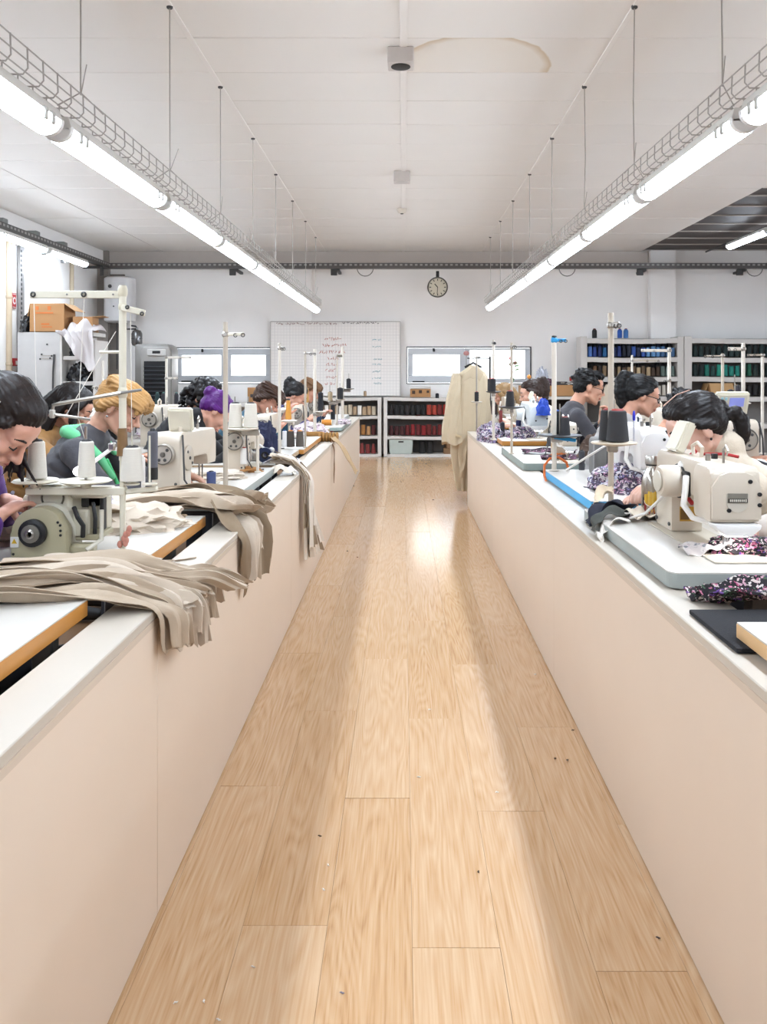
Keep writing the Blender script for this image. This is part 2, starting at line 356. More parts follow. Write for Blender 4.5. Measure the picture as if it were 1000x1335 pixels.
def lamp_row(side, xc, zoff):
    L_ = 12.65-13*1.36; ys = [12.65-1.36*(k+.5) for k in range(11)][::-1]
    tilt = math.atan(.0067)
    for k, y in enumerate(ys):
        z = H+.878+.0067*y+zoff
        lamp((xc, y, z), '%s tube lamp from the back wall end of the %s hanging row' % (ordi(10-k), side), 'tube lamps of the %s hanging row' % side, 1.30, tilt)
    # wire basket tray above
    t = thing('wire_tray', 'wire basket cable tray hung on thin wires above the %s row of lamps' % side, 'cable tray', (xc, 0, H+.878+.09+zoff)); t.rotation_euler = (tilt, 0, 0)
    y0, y1 = ys[0]-.65, 12.7
    for x, z in ((-.07, .085), (-.07, .045), (-.065, .006), (0, .0), (.065, .006), (.07, .045), (.07, .085)): MB().cyl((x, y0, z), (x, y1, z), .0027, n=6).build('rail', WIRE, t)
    u = MB().tube([(-.07, 0, .088), (-.072, 0, .02), (-.055, 0, 0), (.055, 0, 0), (.072, 0, .02), (.07, 0, .088)], .003, 5); u0 = None; y = y0
    while y < y1:
        if u0 is None: u0 = u.build('cross_wire', WIRE, t, loc=(0, y, 0))
        else: cp(u0, t, (0, y, 0))
        y += .12
    for k, yy in enumerate(np.arange(2.1, 12.6, 1.30)):
        zt = ZC-(H+.878+.09+zoff)-.0067*yy; g = random.Random(k+int(xc*10)); w = MB()
        w.tube([(0, yy, zt), (g.uniform(-.006, .006), yy+g.uniform(-.01, .01), .5), (0, yy, .17), (.0, yy, .14)], .0035, 5)
        w.tube([(-.07, yy-.06, .08), (0, yy, .15), (.07, yy+.06, .08)], .003, 4).tube([(0, yy, .14), (g.uniform(-.05, .05), yy+.02, .27)], .0025, 4)
        w.build('hanger_wire', WIRE, t); MB().disc((0, yy, zt-.008), (0, 0, 1), .018, .02, 10).build('ceiling_hook', DGREY, t)
lamp_row('left', -1.30, 0); lamp_row('right', 1.285, .035)
for k, y in enumerate((4.6, 6.0, 7.4, 8.8, 10.2, 11.6)): lamp((-4.62, y, 2.90), '%s lamp from the back corner along the left wall tray' % ordi(5-k), 'tube lamps along the left wall', 1.31)
for rr_, xx in enumerate((4.7, 7.3)):  # two lamp rows added out of view to brighten the right side and back
    for k in range(9):
        if rr_ == 0 and k > 6: continue
        lamp((xx, .9+1.36*k, 2.20), '%s lamp from the back in the %s row added unseen to brighten right and rear' % (ordi(8-k), ['first', 'second'][rr_]), 'tube lamps above the right rows', 1.32)
lamp(tuple(at(975, 314, 11.6)), 'single tube lamp hanging in the dark ceiling bay at far right', 'tube lamps above the right rows', 1.33)
lr_ = [o for o in bpy.data.objects if o.get('label', '').startswith('single tube lamp')][0]
MB().cyl((0, 1.6, .085), (0, -1.3, .085), .014, n=8).build('lamp_rail', DGREY, lr_)
# ceiling boxes and smoke detector
for i, (px, py, Y, lb) in enumerate(((522.5, 105, 5.35, 'white ceiling speaker box with a round black opening nearest above the aisle'), (524, 252, 8.55, 'plain white ceiling box further back above the aisle'))):
    c = at(px, py, Y); t = thing('ceiling_box', lb, 'ceiling box', (c.x, Y, ZC))
    MB().box((0, .0, -.05), (.165, .165, .1), None, .006).build('casing', mat('#dcd5d0', .5), t)
    if i == 0: MB().disc((0, 0, -.1), (0, 0, 1), .062, .012, 24).build('opening', BLACK, t)
    else: MB().disc((0, 0, -.1), (0, 0, 1), .06, .006, 24).build('cover', mat('#d5cfca', .5), t)
t = thing('smoke_detector', 'small round white smoke detector on the ceiling near the back wall', 'detector', (at(524, 270, 10.4).x, 10.4, ZC))
MB().lathe([(.06, 0), (.06, -.025), (.045, -.05), (.02, -.06)], None, 20).build('base', mat('#e9e2d5', .5), t); MB().disc((0, 0, -.062), (0, 0, 1), .02, .01, 12).build('sensor', DGREY, t)
# left wall fittings
pp = thing('wall_pipe', 'beige pipe running down the left wall beside red signs', 'pipe', (XL+.03, 10.72, 0))
MB().cyl((0, 0, .02), (0, 0, 3.05), .035, n=12).build('tube', mat('#d8c7ae', .5), pp); MB().disc((0, 0, 1.45), (0, 0, 1), .042, .05, 12).disc((0, 0, 2.3), (0, 0, 1), .042, .05, 12).build('coupling', mat('#cdbca3', .5), pp)
pp2 = thing('wall_pipe', 'second beige pipe on the left wall behind the cardboard box', 'pipe', (XL+.03, 12.75, 0))
MB().cyl((0, 0, .02), (0, 0, 3.05), .03, n=12).build('tube', mat('#cfc0a8', .5), pp2)
st = thing('wall_strut', 'grey perforated vertical strut on the left wall beside the shelving', 'strut', (XL+.03, 11.05, 0))
MB().box((0, 0, 1.5), (.04, .13, 3.0), None, .005).build('rail', mat('#a9a6a4', .4, .5), st); h = MB()
for k in range(45): h.box((.022, -.03, .2+k*.062), (.006, .03, .034))
stuff(h.build('slot', DGREY, st))
sg = thing('hose_sign', 'red fire hose sign with white ring on the left wall', 'sign', (XL+.012, 10.89, at(17, 392, 10.89).z))
MB().box((0, 0, 0), (.012, .11, .20), None, .002).build('plate', RED, sg)
MB().disc((.008, 0, 0), (1, 0, 0), .047, .004, 24).build('ring', WHITE, sg); MB().disc((.011, 0, 0), (1, 0, 0), .026, .004, 20).build('reel', RED, sg)
MB().box((.007, 0, .085), (.003, .10, .008)).box((.007, 0, -.085), (.003, .10, .008)).build('border_line', WHITE, sg)
sg = thing('call_point', 'small red fire call box low on the left wall', 'alarm', (XL+.02, 10.89, at(17, 472, 10.89).z))
MB().box((0, 0, 0), (.04, .12, .10), None, .006).build('casing', RED, sg); MB().box((.022, .015, -.01), (.006, .05, .05), None, .002).build('button_window', WHITE, sg)
# ---------------------------------------------------------------- the two long benches
BT = .744
def bench(name, label, xf, sgn, y0, y1, inner, joints):
    t = thing(name, label, 'bench', (xf, 0, 0)); s = sgn
    ys = [y0]+joints+[y1]
    for a, b in zip(ys[:-1], ys[1:]):
        MB().bx(0, s*.022, a+.0008, b-.0008, .004, BT-.022, .0012).build('front_panel', BENCHP, t)
        MB().bx(s*-.002, s*inner, a+.0006, b-.0006, BT-.022, BT, .0025).build('top_board', BENCHT, t)
        MB().bx(s*-.001, s*.018, a+.0006, b-.0006, BT-.040, BT-.0225, .001).build('edge_strip', mat('#d2c2b0', .5), t)
    MB().bx(s*(inner-.022), s*inner, y0, y1, .004, BT-.022).build('inner_panel', mat('#a99b8b', .6), t)
    MB().bx(s*.022, s*(inner-.022), y1-.02, y1, .004, BT-.022).build('end_panel', BENCHP, t)
    return t
BXL, BXR = -.592, .6415
bench('trunking_bench', 'long beige panelled bench along the left side of the aisle', BXL, -1, -1.0, 11.4, .112, [2.03, 4.45, 6.95, 9.4])
bench('trunking_bench', 'long beige panelled bench along the right side of the aisle', BXR, 1, -1.0, 8.45, .155, [1.10, 3.6, 6.1])
tr = thing('cable_trough', 'dark cable trough in the gap behind the left bench top', 'cable trough', (-.74, 0, 0))
MB().bx(-.07, .03, -1, 11.3, .60, .62).build('tray', mat('#3a3734', .7), tr)
g = random.Random(5)
for k in range(3):
    MB().tube([(-.03+.022*k+g.uniform(-.02, .02), y, .64+g.uniform(0, .03)) for y in np.arange(-.8, 11.2, .4)], .009, 6).build('cable', [BLACK, GREY, mat('#7d8792', .5)][k], tr)
MB().bx(-.07, -.05, -1, 11.3, 0, .60).build('support', mat('#8d8378', .6), tr)
# ---------------------------------------------------------------- sewing tables
TZ = .79
WOODE = mat('#c98f45', .4, var=.12, scale=14, stretch=(1, 1, 6)); WOODL = mat('#e3bd8d', .45, var=.08, scale=14); GREYE = mat('#a7ada9', .45); BLUEE = mat('#4fb4e6', .45)
def table(label, x0, x1, y0, y1, edge, th=.038, round_=.0, z=TZ, top=TOPW, inset=.06):
    s = 1 if x1 > x0 else -1
    t = thing('sewing_table', label, 'table', ((x0+x1)/2, (y0+y1)/2, 0), 0, 'sewing tables'); w = abs(x1-x0)/2; d = (y1-y0)/2
    def outline(w, d, r):
        if r <= 0: return [(-w, -d), (w, -d), (w, d), (-w, d)]
        p = []
        for (cx, cy, a0) in ((w-r, d-r, 0), (-w+r, d-r, 90), (-w+r, -d+r, 180), (w-r, -d+r, 270)):
            for k in range(5): a = R(a0+22.5*k); p.append((cx+r*math.cos(a), cy+r*math.sin(a)))
        return p
    MB().prism(outline(w-.001, d-.001, round_), z-.004, z, 'z', .0012).build('tabletop', top, t)
    MB().prism(outline(w, d, round_), z-th, z-.0035, 'z', .002).build('edge_band', edge, t)
    f = MB()
    for yy in (-d+.15, d-.15): f.bx(-w+.13, w-inset, yy-.03, yy+.03, z-th-.03, z-th, .004)
    f.build('underframe', DGREY, t)
    l0 = None
    for yy in (-d+.15, d-.15):
        MB().box((0, yy, .385), (.06, .05, z-th-.05), None, .006).box((0, yy, .03), (w*1.15, .06, .045), None, .008).build('leg', mat('#6d6b69', .4, .5), t)
    return t
XTL = -.722
table('white sewing table with thick orange wooden edge nearest on the left', XTL, XTL-.56, .75, 1.93, WOODE)
table('white sewing table with orange wooden edge under the olive overlock machine', XTL, XTL-.56, 2.21, 3.08, WOODE)
table('white sewing table with grey edge behind the second beige cloth pile', XTL+.005, XTL-.555, 3.42, 4.70, GREYE)
table('white sewing table with thin brown edge beside the navy cloth', XTL, XTL-.56, 4.83, 5.83, mat('#c3a988', .45), .03)
table('white sewing table with raised orange wooden rim under the brown thread cones', XTL+.03, XTL-.53, 5.86, 7.15, WOODE, .034, 0, TZ)
table('white sewing table under the brown bundle of strips', XTL, XTL-.56, 7.25, 8.25, mat('#c7ac86', .45))
table('pale glassy green edged table at the far end of the left bench', XTL+.11, XTL-.5, 8.35, 9.9, mat('#9fb0ad', .3), .035, inset=.16)
table('far left sewing table in the last place before the back shelves', XTL, XTL-.56, 10.0, 11.2, GREYE)
table('white table with pale plywood edge cut off at the right border', .69, 1.27, .3, 1.75, WOODL, .032)
table('large white table with rounded grey edge under the big machine with the logo plate', .69, 1.27, 2.185, 3.25, GREYE, .042, .03)
table('white sewing table with bright blue edge on the right', .765, 1.33, 3.44, 4.60, BLUEE, .04)
table('white table with grey rounded edge behind the blue edged table', .705, 1.27, 4.93, 6.1, mat('#9aa5a1', .45), .044, .03)
table('white sewing table with orange wooden edge at the far right', .775, 1.34, 6.62, 7.9, WOODE)
table('farthest right sewing table beyond the bench end', .80, 1.36, 8.7, 9.9, WOODE)
for i, y in enumerate((3.5, 4.85, 6.2, 7.55)): table('%s table from the front in the second work row at right' % ordi(i), 1.55, 2.1, y, y+1.25, [WOODE, GREYE, WOODE, GREYE][i])
for i, y in enumerate((4.9, 6.15, 7.5)): table('%s table from the front in the second work row at left' % ordi(i), -1.72, -2.3, y, y+1.2, WOODE)
# ---------------------------------------------------------------- thread cones
def cone_prof(top, bot=1.0, dome=.04): return [(bot*.92, 0), (bot, .02), (bot-(bot-top)*.5, .5), (top, 1-dome), (top*.86, 1)]
CP = {'cone': cone_prof(.78), 'king': cone_prof(.55), 'tube': cone_prof(.97, 1, .02), 'dome': [(.9, 0), (1, .03), (1, .78), (.8, .9), (.45, 1)], 'bob': cone_prof(1.0, .98, .03)}
cone_mesh = {}
def cone(loc, h, r, col, label, kind='cone', group=None, core='#3a3536', far=False, name='thread_cone'):
    k = (kind, far)
    if k not in cone_mesh:
        cone_mesh[k] = (MB().lathe(CP[kind], None, 9 if far else 20).mesh('winding'), MB().lathe([(.62, .97), (.5, 1.05), (.30, 1.06), (.26, .99)], None, 9 if far else 16).mesh('core'))
        for me in cone_mesh[k]:
            me.polygons.foreach_set('use_smooth', [True]*len(me.polygons)); me.set_sharp_from_angle(angle=R(40)); me.materials.append(GREY)
    o = bpy.data.objects.new(name, cone_mesh[k][0]); COL.objects.link(o); o.location = (loc[0], loc[1], loc[2]+.05*h); o.scale = (r, r, h*.95)
    o.material_slots[0].link = 'OBJECT'; o.material_slots[0].material = mat(col, .75, 0, .10, 3, .35, 60, stretch=(.3, .3, 30)) if not far else mat(col, .7)
    tag(o, label, 'thread', group)
    if not far:
        c = bpy.data.objects.new('core', cone_mesh[k][1]); COL.objects.link(c); c.parent = o
        c.material_slots[0].link = 'OBJECT'; c.material_slots[0].material = mat(core, .5)
    return o
def pcone(px, ytop, ybot, wpx, Y, col, label, kind='cone', core='#3a3536', group=None):
    b = at(px, ybot, Y); return cone(b, (ybot-ytop)*Y/F, wpx*Y/F/2, col, label, kind, group, core)
# ---------------------------------------------------------------- racks and low shelves at the back
SHM = mat('#d9d4ce', .45, var=.03); RBACK = mat('#8c8885', .8)
def shelving(name, label, x0, x1, y0, y1, boards, top, th=.045, post=.06, back=True, cap=None):
    t = thing(name, label, 'shelf', (x0, y0, 0)); w = x1-x0; d = y1-y0
    for px in (0, w-post): MB().bx(px, px+post, 0, d, 0, top, .004).build('side_panel', SHM, t)
    for k, z in enumerate(boards):
        b = MB(); n = 8; sag = .015 if 0 < k else 0
        for i in range(n):
            a, c = post+(w-2*post)*i/n, post+(w-2*post)*(i+1)/n; mm = (i+.5)/n; dz = -sag*4*mm*(1-mm)
            b.bx(a, c, 0, d, z-th+dz, z+dz)
        b.build('shelf_board', SHM, t)
    if back: MB().bx(post, w-post, d-.01, d, .02, top-.02).build('back_panel', RBACK, t)
    return t
YS = 13.55
shelving('low_shelf', 'low white shelf unit below the grid board with pale and red threads', -1.45, -.355, YS, 13.95, [.04, .34, .66, .955], .95)
shelving('low_shelf', 'low white shelf unit under the window with red threads and a grey bin', -.32, 1.62, YS, 13.95, [.04, .335, .665, .955], .95, .05)
g = random.Random(11)
def row(x0, x1, y, z, n, cols, h, r, kinds, lab, grp, hv=.02):
    a_, b_ = lab.split(' thread ', 1)
    for i in range(n):
        c = cols[int(i/n*len(cols))] if len(cols) > 1 else cols[0]
        c = g.choice(c) if isinstance(c, (list, tuple)) else c
        cone((x0+(x1-x0)*(i+.5)/n, y+g.uniform(-.012, .012), z), h+g.uniform(-hv, hv), r*g.uniform(.92, 1.0), c, '%s thread %s, %s from left' % (a_, b_, ordi(i)), g.choice(kinds), grp, far=True)
row(-.24, 1.5, YS+.09, .665, 20, [['#1d1a1b', '#241a1a'], ['#1d1a1b', '#3a1a19'], ['#7a1f1c', '#a8402c'], ['#a9321f', '#8c2a22'], ['#5c1a1c', '#9c3b28'], ['#8a3226', '#571719']], .165, .041, ['tube', 'cone'], 'dark or red thread tube on the upper shelf below the window', 'upper row of red threads', .01)
row(-.24, 1.5, YS+.09, .335, 20, [['#4a1519', '#6d1a1e'], ['#8e1b20', '#6d1a1e'], ['#a31b23', '#74201b'], ['#6b2b1e', '#8c3a27'], ['#7a2d20', '#3a1512'], ['#8a3a26', '#5a1b18']], .165, .041, ['tube', 'cone'], 'wine red thread tube on the middle shelf below the window', 'middle row of red threads', .018)
row(-1.36, -.44, YS+.09, .66, 12, [['#e3dcd0', '#cdbfa9', '#b89f82', '#f0ece5', '#c7b49b']], .16, .036, ['tube'], 'pale thread tube on the low shelf below the board', 'pale threads below the grid board')
row(-1.36, -.44, YS+.09, .34, 11, [['#6d2a22', '#b58a5c', '#8c3b2b', '#a7763f', '#59201f']], .15, .039, ['tube', 'cone'], 'brown thread tube on the middle shelf below the board', 'brown threads below the grid board')
row(-1.36, -.44, YS+.09, .04, 10, [['#7a1c22', '#35181c', '#a52b2d', '#2b1a1f', '#8b3a35']], .16, .042, ['cone', 'king'], 'dark red thread cone on the bottom shelf below the board', 'dark red threads on the bottom shelf')
cone(at(545, 545, YS+.2)-V((0, 0, .0)), .12, .04, '#b3261f', 'bright red thread tube standing higher than its row below the window', 'tube', far=True)
# bin and boxes on the bottom shelf
bn = thing('storage_bin', 'pale grey green plastic bin on the bottom shelf below the window', 'bin', (-.04, YS+.17, .04))
b = bmesh.new(); bmesh.ops.create_cube(b, size=1); bmesh.ops.scale(b, vec=(.36, .3, .25), verts=b.verts)
for v in b.verts:
    if v.co.z > 0: v.co.x *= 1.08; v.co.y *= 1.06
bmesh.ops.bevel(b, geom=b.edges[:], offset=.014, segments=2, affect='EDGES')
MB().bm(b, MX.Translation((0, 0, .125))).build('tub', mat('#bfc7c0', .45), bn); MB().box((0, 0, .245), (.40, .34, .02), None, .006).build('rim', mat('#c7cec8', .45), bn)
MB().box((0, -.16, .20), (.085, .012, .024), None, .005).build('handle_slot', DGREY, bn)
CARD = mat('#b98d5f', .7, var=.06); CARDD = mat('#8f6f4e', .7)
def carton(label, c, d, rz=0, flaps=None, colm=CARD, z0=None):
    t = thing('cardboard_box', label, 'box', c, rz)
    w, dd, h = d; th = .008
    if flaps is None: MB().box((0, 0, h/2), (w, dd, h), None, .004).build('carton', colm, t); MB().box((0, 0, h+.0005), (w*.98, .05, .002)).build('tape', mat('#cdb08a', .3), t)
    else:
        m = MB().bx(-w/2, w/2, -dd/2, -dd/2+th, 0, h).bx(-w/2, w/2, dd/2-th, dd/2, 0, h).bx(-w/2, -w/2+th, -dd/2+th, dd/2-th, 0, h).bx(w/2-th, w/2, -dd/2+th, dd/2-th, 0, h).bx(-w/2, w/2, -dd/2, dd/2, 0, th)
        m.build('carton', colm, t)
        for (ax, s, ang) in flaps:
            L_ = (dd if ax == 'x' else w)*.5*.9; a = R(ang)
            if ax == 'y': mx = MX.Translation((0, s*dd/2, h)) @ MX.Rotation(s*-a, 4, 'X') @ MX.Translation((0, s*L_/2, 0)); sz = (w*.98, L_, .006)
            else: mx = MX.Translation((s*w/2, 0, h)) @ MX.Rotation(s*a*-1*-1, 4, 'Y') @ MX.Translation((s*L_/2, 0, 0)); sz = (L_, dd*.98, .006)
            b = bmesh.new(); bmesh.ops.create_cube(b, size=1); bmesh.ops.scale(b, vec=sz, verts=b.verts); MB().bm(b, mx).build('flap', mat('#c9a273', .7), t)
    return t
carton('small brown parcel at the bottom shelf right of the grey bin', (.86, YS+.2, .04), (.42, .3, .09), 0, None, CARDD)
carton('flat brown parcel lying on another on the bottom shelf', (.94, YS+.2, .132), (.5, .3, .11), .05, None, CARDD)
for i, (x, c) in enumerate(((.30, '#262322'), (.43, '#2e2a28'), (1.28, '#1f5f7a'))): cone((x, YS+.15, .04), .2, .055, c, ['black thread cone beside the grey bin', 'second black thread cone from the grey bin', 'teal thread cone at the end of the bottom shelf'][i], 'tube', far=True)
bx_ = carton('open brown carton with white lid on the low shelf below the window', (at(548, 521, 13.7).x, 13.72, .955), (.33, .25, .13))
MB().box((0, -.127, .09), (.05, .003, .05)).box((.12, -.127, .09), (.04, .003, .04)).box((-.11, -.127, .08), (.05, .003, .055)).build('printed_mark', mat('#4d3b2c', .7), bx_)
MB().box((0, 0, .155), (.33, .25, .04), None, .01).build('white_lid', WHITE, bx_)
pcone(570, 513, 521, 4.6, 13.65, '#222026', 'black thread tube on the low shelf beside the open carton', 'tube')
pcone(476, 510, 517, 4, 13.65, '#b39a7c', 'single tan thread tube in front of the grid board', 'tube')
YR = 13.45
sh = [.04, .55, .98, 1.29, 1.60, 1.90]
rack_x = [(2.83, 4.47), (4.48, 6.9)]
for i, (a, b_) in enumerate(rack_x):
    shelving('thread_rack', ['tall white thread rack with blue and brown cones', 'tall white thread rack with dark green cones at far right'][i], a, b_, YR, 13.82, sh, 1.93, .075, .10 if i == 0 else .12)
row(2.95, 4.35, YR+.07, 1.60, 18, [['#2d4a8f', '#1d2f66', '#5f86c9'], ['#23355f', '#8fa6d8', '#2f6fa0'], ['#1b2238', '#2a3f7d'], ['#3b5fa8', '#1f2a4b'], ['#6f9cc7', '#274a72'], ['#4a6f95', '#4fa3b0']], .165, .037, ['tube', 'cone'], 'blue thread cone, front of the top rack shelf', 'blue threads on the top rack shelf')
row(2.95, 4.35, YR+.2, 1.60, 15, [['#15161d', '#1d2436', '#1a1a1e', '#23304f']], .215, .045, ['dome', 'cone'], 'dark thread cone behind the blue rack row', 'dark threads behind the blue ones')
row(2.95, 4.35, YR+.07, 1.29, 18, [['#4a3527', '#7d5f45', '#2d221c'], ['#8a7358', '#3d2c22'], ['#5c4636', '#a58d6d'], ['#6f5a43', '#c7b392'], ['#b8a283', '#54402f'], ['#6f7f78', '#8b9a95']], .155, .036, ['tube', 'cone'], 'brown thread cone, front of the second rack shelf', 'brown threads on the second rack shelf')
row(2.95, 4.35, YR+.2, 1.29, 14, [['#1d1918', '#2d241f', '#171517']], .20, .045, ['dome', 'cone'], 'dark thread cone behind the brown rack row', 'dark threads behind the brown ones')
row(3.55, 4.35, YR+.07, .98, 11, [['#cfc7ba', '#b3aca3', '#e0dbd2', '#948c84']], .17, .033, ['tube'], 'pale grey thread tube on the third rack shelf', 'pale threads on the third rack shelf')
row(2.95, 3.5, YR+.1, .98, 5, [['#2a2524', '#4b4340']], .17, .042, ['cone'], 'dark grey thread cone on the third rack shelf', 'dark threads on the third rack shelf')
row(4.62, 6.75, YR+.07, 1.60, 22, [['#15211f', '#12302e', '#173a3a'], ['#1d5f60', '#14302f'], ['#122322', '#1b4745'], ['#151b1b', '#123330'], ['#171a1a', '#0f2523'], ['#1a1d1c', '#16312c']], .19, .045, ['cone', 'dome'], 'dark green thread cone on the top shelf of the right rack', 'dark green threads on the top shelf')
row(4.62, 6.75, YR+.07, 1.29, 22, [['#0f4440', '#137a6a', '#0d2c2a'], ['#15877a', '#0f3f38', '#2a9c86'], ['#12664f', '#0e2f28'], ['#0d2a22', '#12422f'], ['#151a18', '#10221c'], ['#1d2a1f', '#0f1513']], .185, .043, ['tube', 'cone'], 'green thread tube on the second shelf of the right rack', 'green threads on the second shelf')
carton('open brown cardboard box on the third shelf of the right rack', (5.06, YR+.13, .981), (.38, .26, .2), 0, [('x', 1, 20), ('x', -1, 70), ('y', -1, 60)])
row(5.4, 6.75, YR+.1, .98, 14, [['#1c1a1b', '#232021'], ['#1c1a1b'], ['#2a2422'], ['#232c58', '#1b1a22'], ['#3f3f8a', '#1d1a20']], .18, .045, ['cone', 'dome'], 'dark thread cone on the third shelf of the right rack', 'dark threads on the third shelf')
row(3.55, 4.35, YR+.05, .55, 9, [['#7a8ea5', '#a7352f', '#c9c2ba', '#454a63']], .18, .040, ['dome'], 'coloured thread bottle on the lower rack shelf', 'threads on the lower rack shelf')
for px, c, lb in ((775, '#1e1c1e', 'black thread cone standing alone on top of the thread rack'), (808, '#2f5fae', 'blue thread cone on top of the thread rack beside another blue one'), (816, '#4f7fb8', 'lighter blue thread cone at the right of the pair on top of the rack')):
    b = at(px, 442, YR+.15); cone((b.x, b.y, 1.90), .155, .038, c, lb, 'dome', None, '#8c3a30')
# counter below the window at right with cardboard trays
ct = thing('side_counter', 'white counter with dark underside along the back wall left of the thread rack', 'counter', (2.5, 13.3, 0))
MB().bx(-.85, .32, -.15, .6, .93, .975, .005).build('worktop', SHM, ct)
for x in (-.8, .27): MB().bx(x-.03, x+.03, -.1, .55, 0, .93, .004).build('support', SHM, ct)
MB().bx(-.8, .3, .5, .52, .1, .93).build('back_panel', mat('#3e3a38', .8), ct)
carton('shallow brown cardboard tray on the back counter at left', (2.12, 13.45, .976), (.52, .4, .17), 0, [])
carton('shallow brown cardboard tray on the back counter next to the rack', (2.66, 13.45, .976), (.52, .4, .18), 0, [])
# ---------------------------------------------------------------- left rear corner
bl = thing('water_heater', 'white cylindrical water heater on the wall in the left rear corner', 'water heater', (at(156.5, 400, 13.65).x, 13.65, at(156, 421, 13.65).z))
hh = 60*13.65/F
MB().lathe([(.08, 0), (.20, .006), (.242, .03), (.246, .06), (.246, hh-.06), (.242, hh-.03), (.2, hh-.004), (.08, hh)], None, 36).build('tank', mat('#e6e5e6', .28), bl)
MB().disc((-.08, -.24, .57), (0, 1, 0), .03, .02, 16).build('gauge', DGREY, bl); MB().bx(-.12, .12, .2, .36, .2, .28).build('wall_mount', DGREY, bl); MB().disc((-.02, -.247, .25), (0, 1, 0), .012, .01, 10).build('knob', DGREY, bl)
MB().tube([(.1, -.0, 0), (.1, 0, -.10), (.16, -.02, -.10), (.27, -.02, -.10)], .014, 8).tube([(-.05, 0, 0), (-.05, 0, -.75)], .012, 8).build('water_pipe', DGREY, bl)
ev = thing('expansion_vessel', 'small steel expansion vessel hanging beside the water heater', 'vessel', (at(178.5, 440, 13.6).x, 13.6, at(178, 452, 13.6).z))
MB().lathe([(.02, 0), (.07, .02), (.085, .06), (.085, .21), (.06, .26), (.02, .275), (.02, .31)], None, 20).build('vessel', mat('#8e8d8d', .25, .9), ev); MB().tube([(0, 0, .3), (-.02, 0, .33), (-.09, 0, .34)], .014, 8).disc((0, 0, .13), (0, 0, 1), .088, .012, 20).build('pipe_fitting', DGREY, ev)
ac = thing('air_cooler', 'tall silver grey portable air cooler with dark louvres below the back wall', 'air cooler', (at(204, 500, 12.9).x, 12.9, 0))
zt = at(0, 449, 12.9).z; w = .28
pr = [(-w, .05), (w, .05), (w, zt-.09), (w-.03, zt-.03), (w-.09, zt), (-w+.03, zt), (-w, zt-.02)]
MB().prism(pr, -.16, .2, 'y', .012).build('casing', mat('#9b9894', .4, .3), ac)
MB().prism([(-w+.1, .12), (w-.02, .12), (w-.02, zt-.12), (w-.05, zt-.04), (-w+.14, zt-.04), (-w+.1, zt-.10)], -.185, -.158, 'y', .006).build('front_frame', mat('#b5b2ae', .4, .3), ac)
MB().bx(-.13, .22, -.20, -.186, .85, zt-.26).build('grille_back', mat('#26272b', .6), ac)
for k in range(10): MB().box((.045, -.205, .88+k*.062), (.35, .03, .012), MX.Rotation(R(25), 3, 'X')).build('louvre', mat('#4a4c52', .5), ac)
MB().box((.06, -.20, zt-.13), (.28, .03, .10), None, .01).build('control_panel', WHITE, ac); MB().box((.06, -.217, zt-.125), (.12, .006, .04), None, .002).build('display', BLACK, ac)
for x in (-.2, .2): MB().disc((x, 0, .03), (1, 0, 0), .03, .03, 12).build('caster', RUB, ac)
cb = thing('storage_shelf', 'white storage shelf with a solid side panel and black bags in the left rear corner', 'shelf', (-4.36, 10.6, 0))
zt = at(0, 433, 10.6).z
MB().bx(-.49, .04, 0, .03, .55, zt, .004).build('side_panel', mat('#cbc8c5', .5), cb); MB().bx(.04, .07, 0, .45, 0, zt, .003).bx(.46, .49, 0, .45, 0, zt-.1, .003).bx(-.49, -.46, .03, .45, 0, zt, .003).build('upright', SHM, cb)
for z in (zt, zt-.30, zt-.62, .5): MB().bx(-.46 if z == zt else .07, .46, .03, .45, z-.05, z, .003).build('shelf_board', SHM, cb)
for (px, py) in ((61, 449), (54, 462), (67, 464), (70, 463), (52, 468), (65, 467)):
    p = at(px, py, 10.59); MB().disc((p.x+4.36, -.004, p.z), (0, 1, 0), .012, .01, 8).build('screw', DGREY, cb)
for py in (463.5, 467.5): p = at(61, py, 10.59); MB().box((p.x+4.36, -.004, p.z), (.13, .006, .008)).build('hinge', mat('#b9b3a8', .4, .4), cb)
MB().tube([(-.02, -.02, zt-.28), (-.03, -.03, zt-.5), (-.035, -.03, zt-.95)], .012, 8).build('power_cord', DGREY, cb)
bxz = zt+.001
b1 = carton('brown cardboard box with orange print and open flaps on the storage shelf', (-4.48, 10.78, bxz), (.43, .36, .36), 0, [('y', 1, 80), ('x', 1, 35), ('x', -1, 80)])
MB().box((-.03, -.182, .24), (.22, .003, .018)).box((.03, -.182, .30), (.04, .003, .05)).box((-.12, -.182, .30), (.035, .003, .045)).box((-.02, -.182, .10), (.10, .003, .02)).box((.0, -.182, .065), (.13, .003, .012)).build('printed_mark', mat('#d07a3a', .7), b1)
carton('smaller brown cardboard box behind the one with orange print', (-4.08, 10.84, bxz), (.24, .3, .20), .1, [('x', 1, -5)])

ls = thing('side_shelf', 'narrow white raised shelf behind the second left work row', 'shelf', (-2.55, 7.3, 0))
MB().bx(-.28, .42, -1.25, 1.2, .985, 1.015, .004).build('shelf_board', SHM, ls)
for y in (-1.1, 1.05): MB().bx(-.25, .2, y, y+.05, .93, .985).bx(-.25, -.2, y, y+.05, 0, .985, .003).bx(.15, .2, y, y+.05, 0, .985, .003).build('support', SHM, ls)

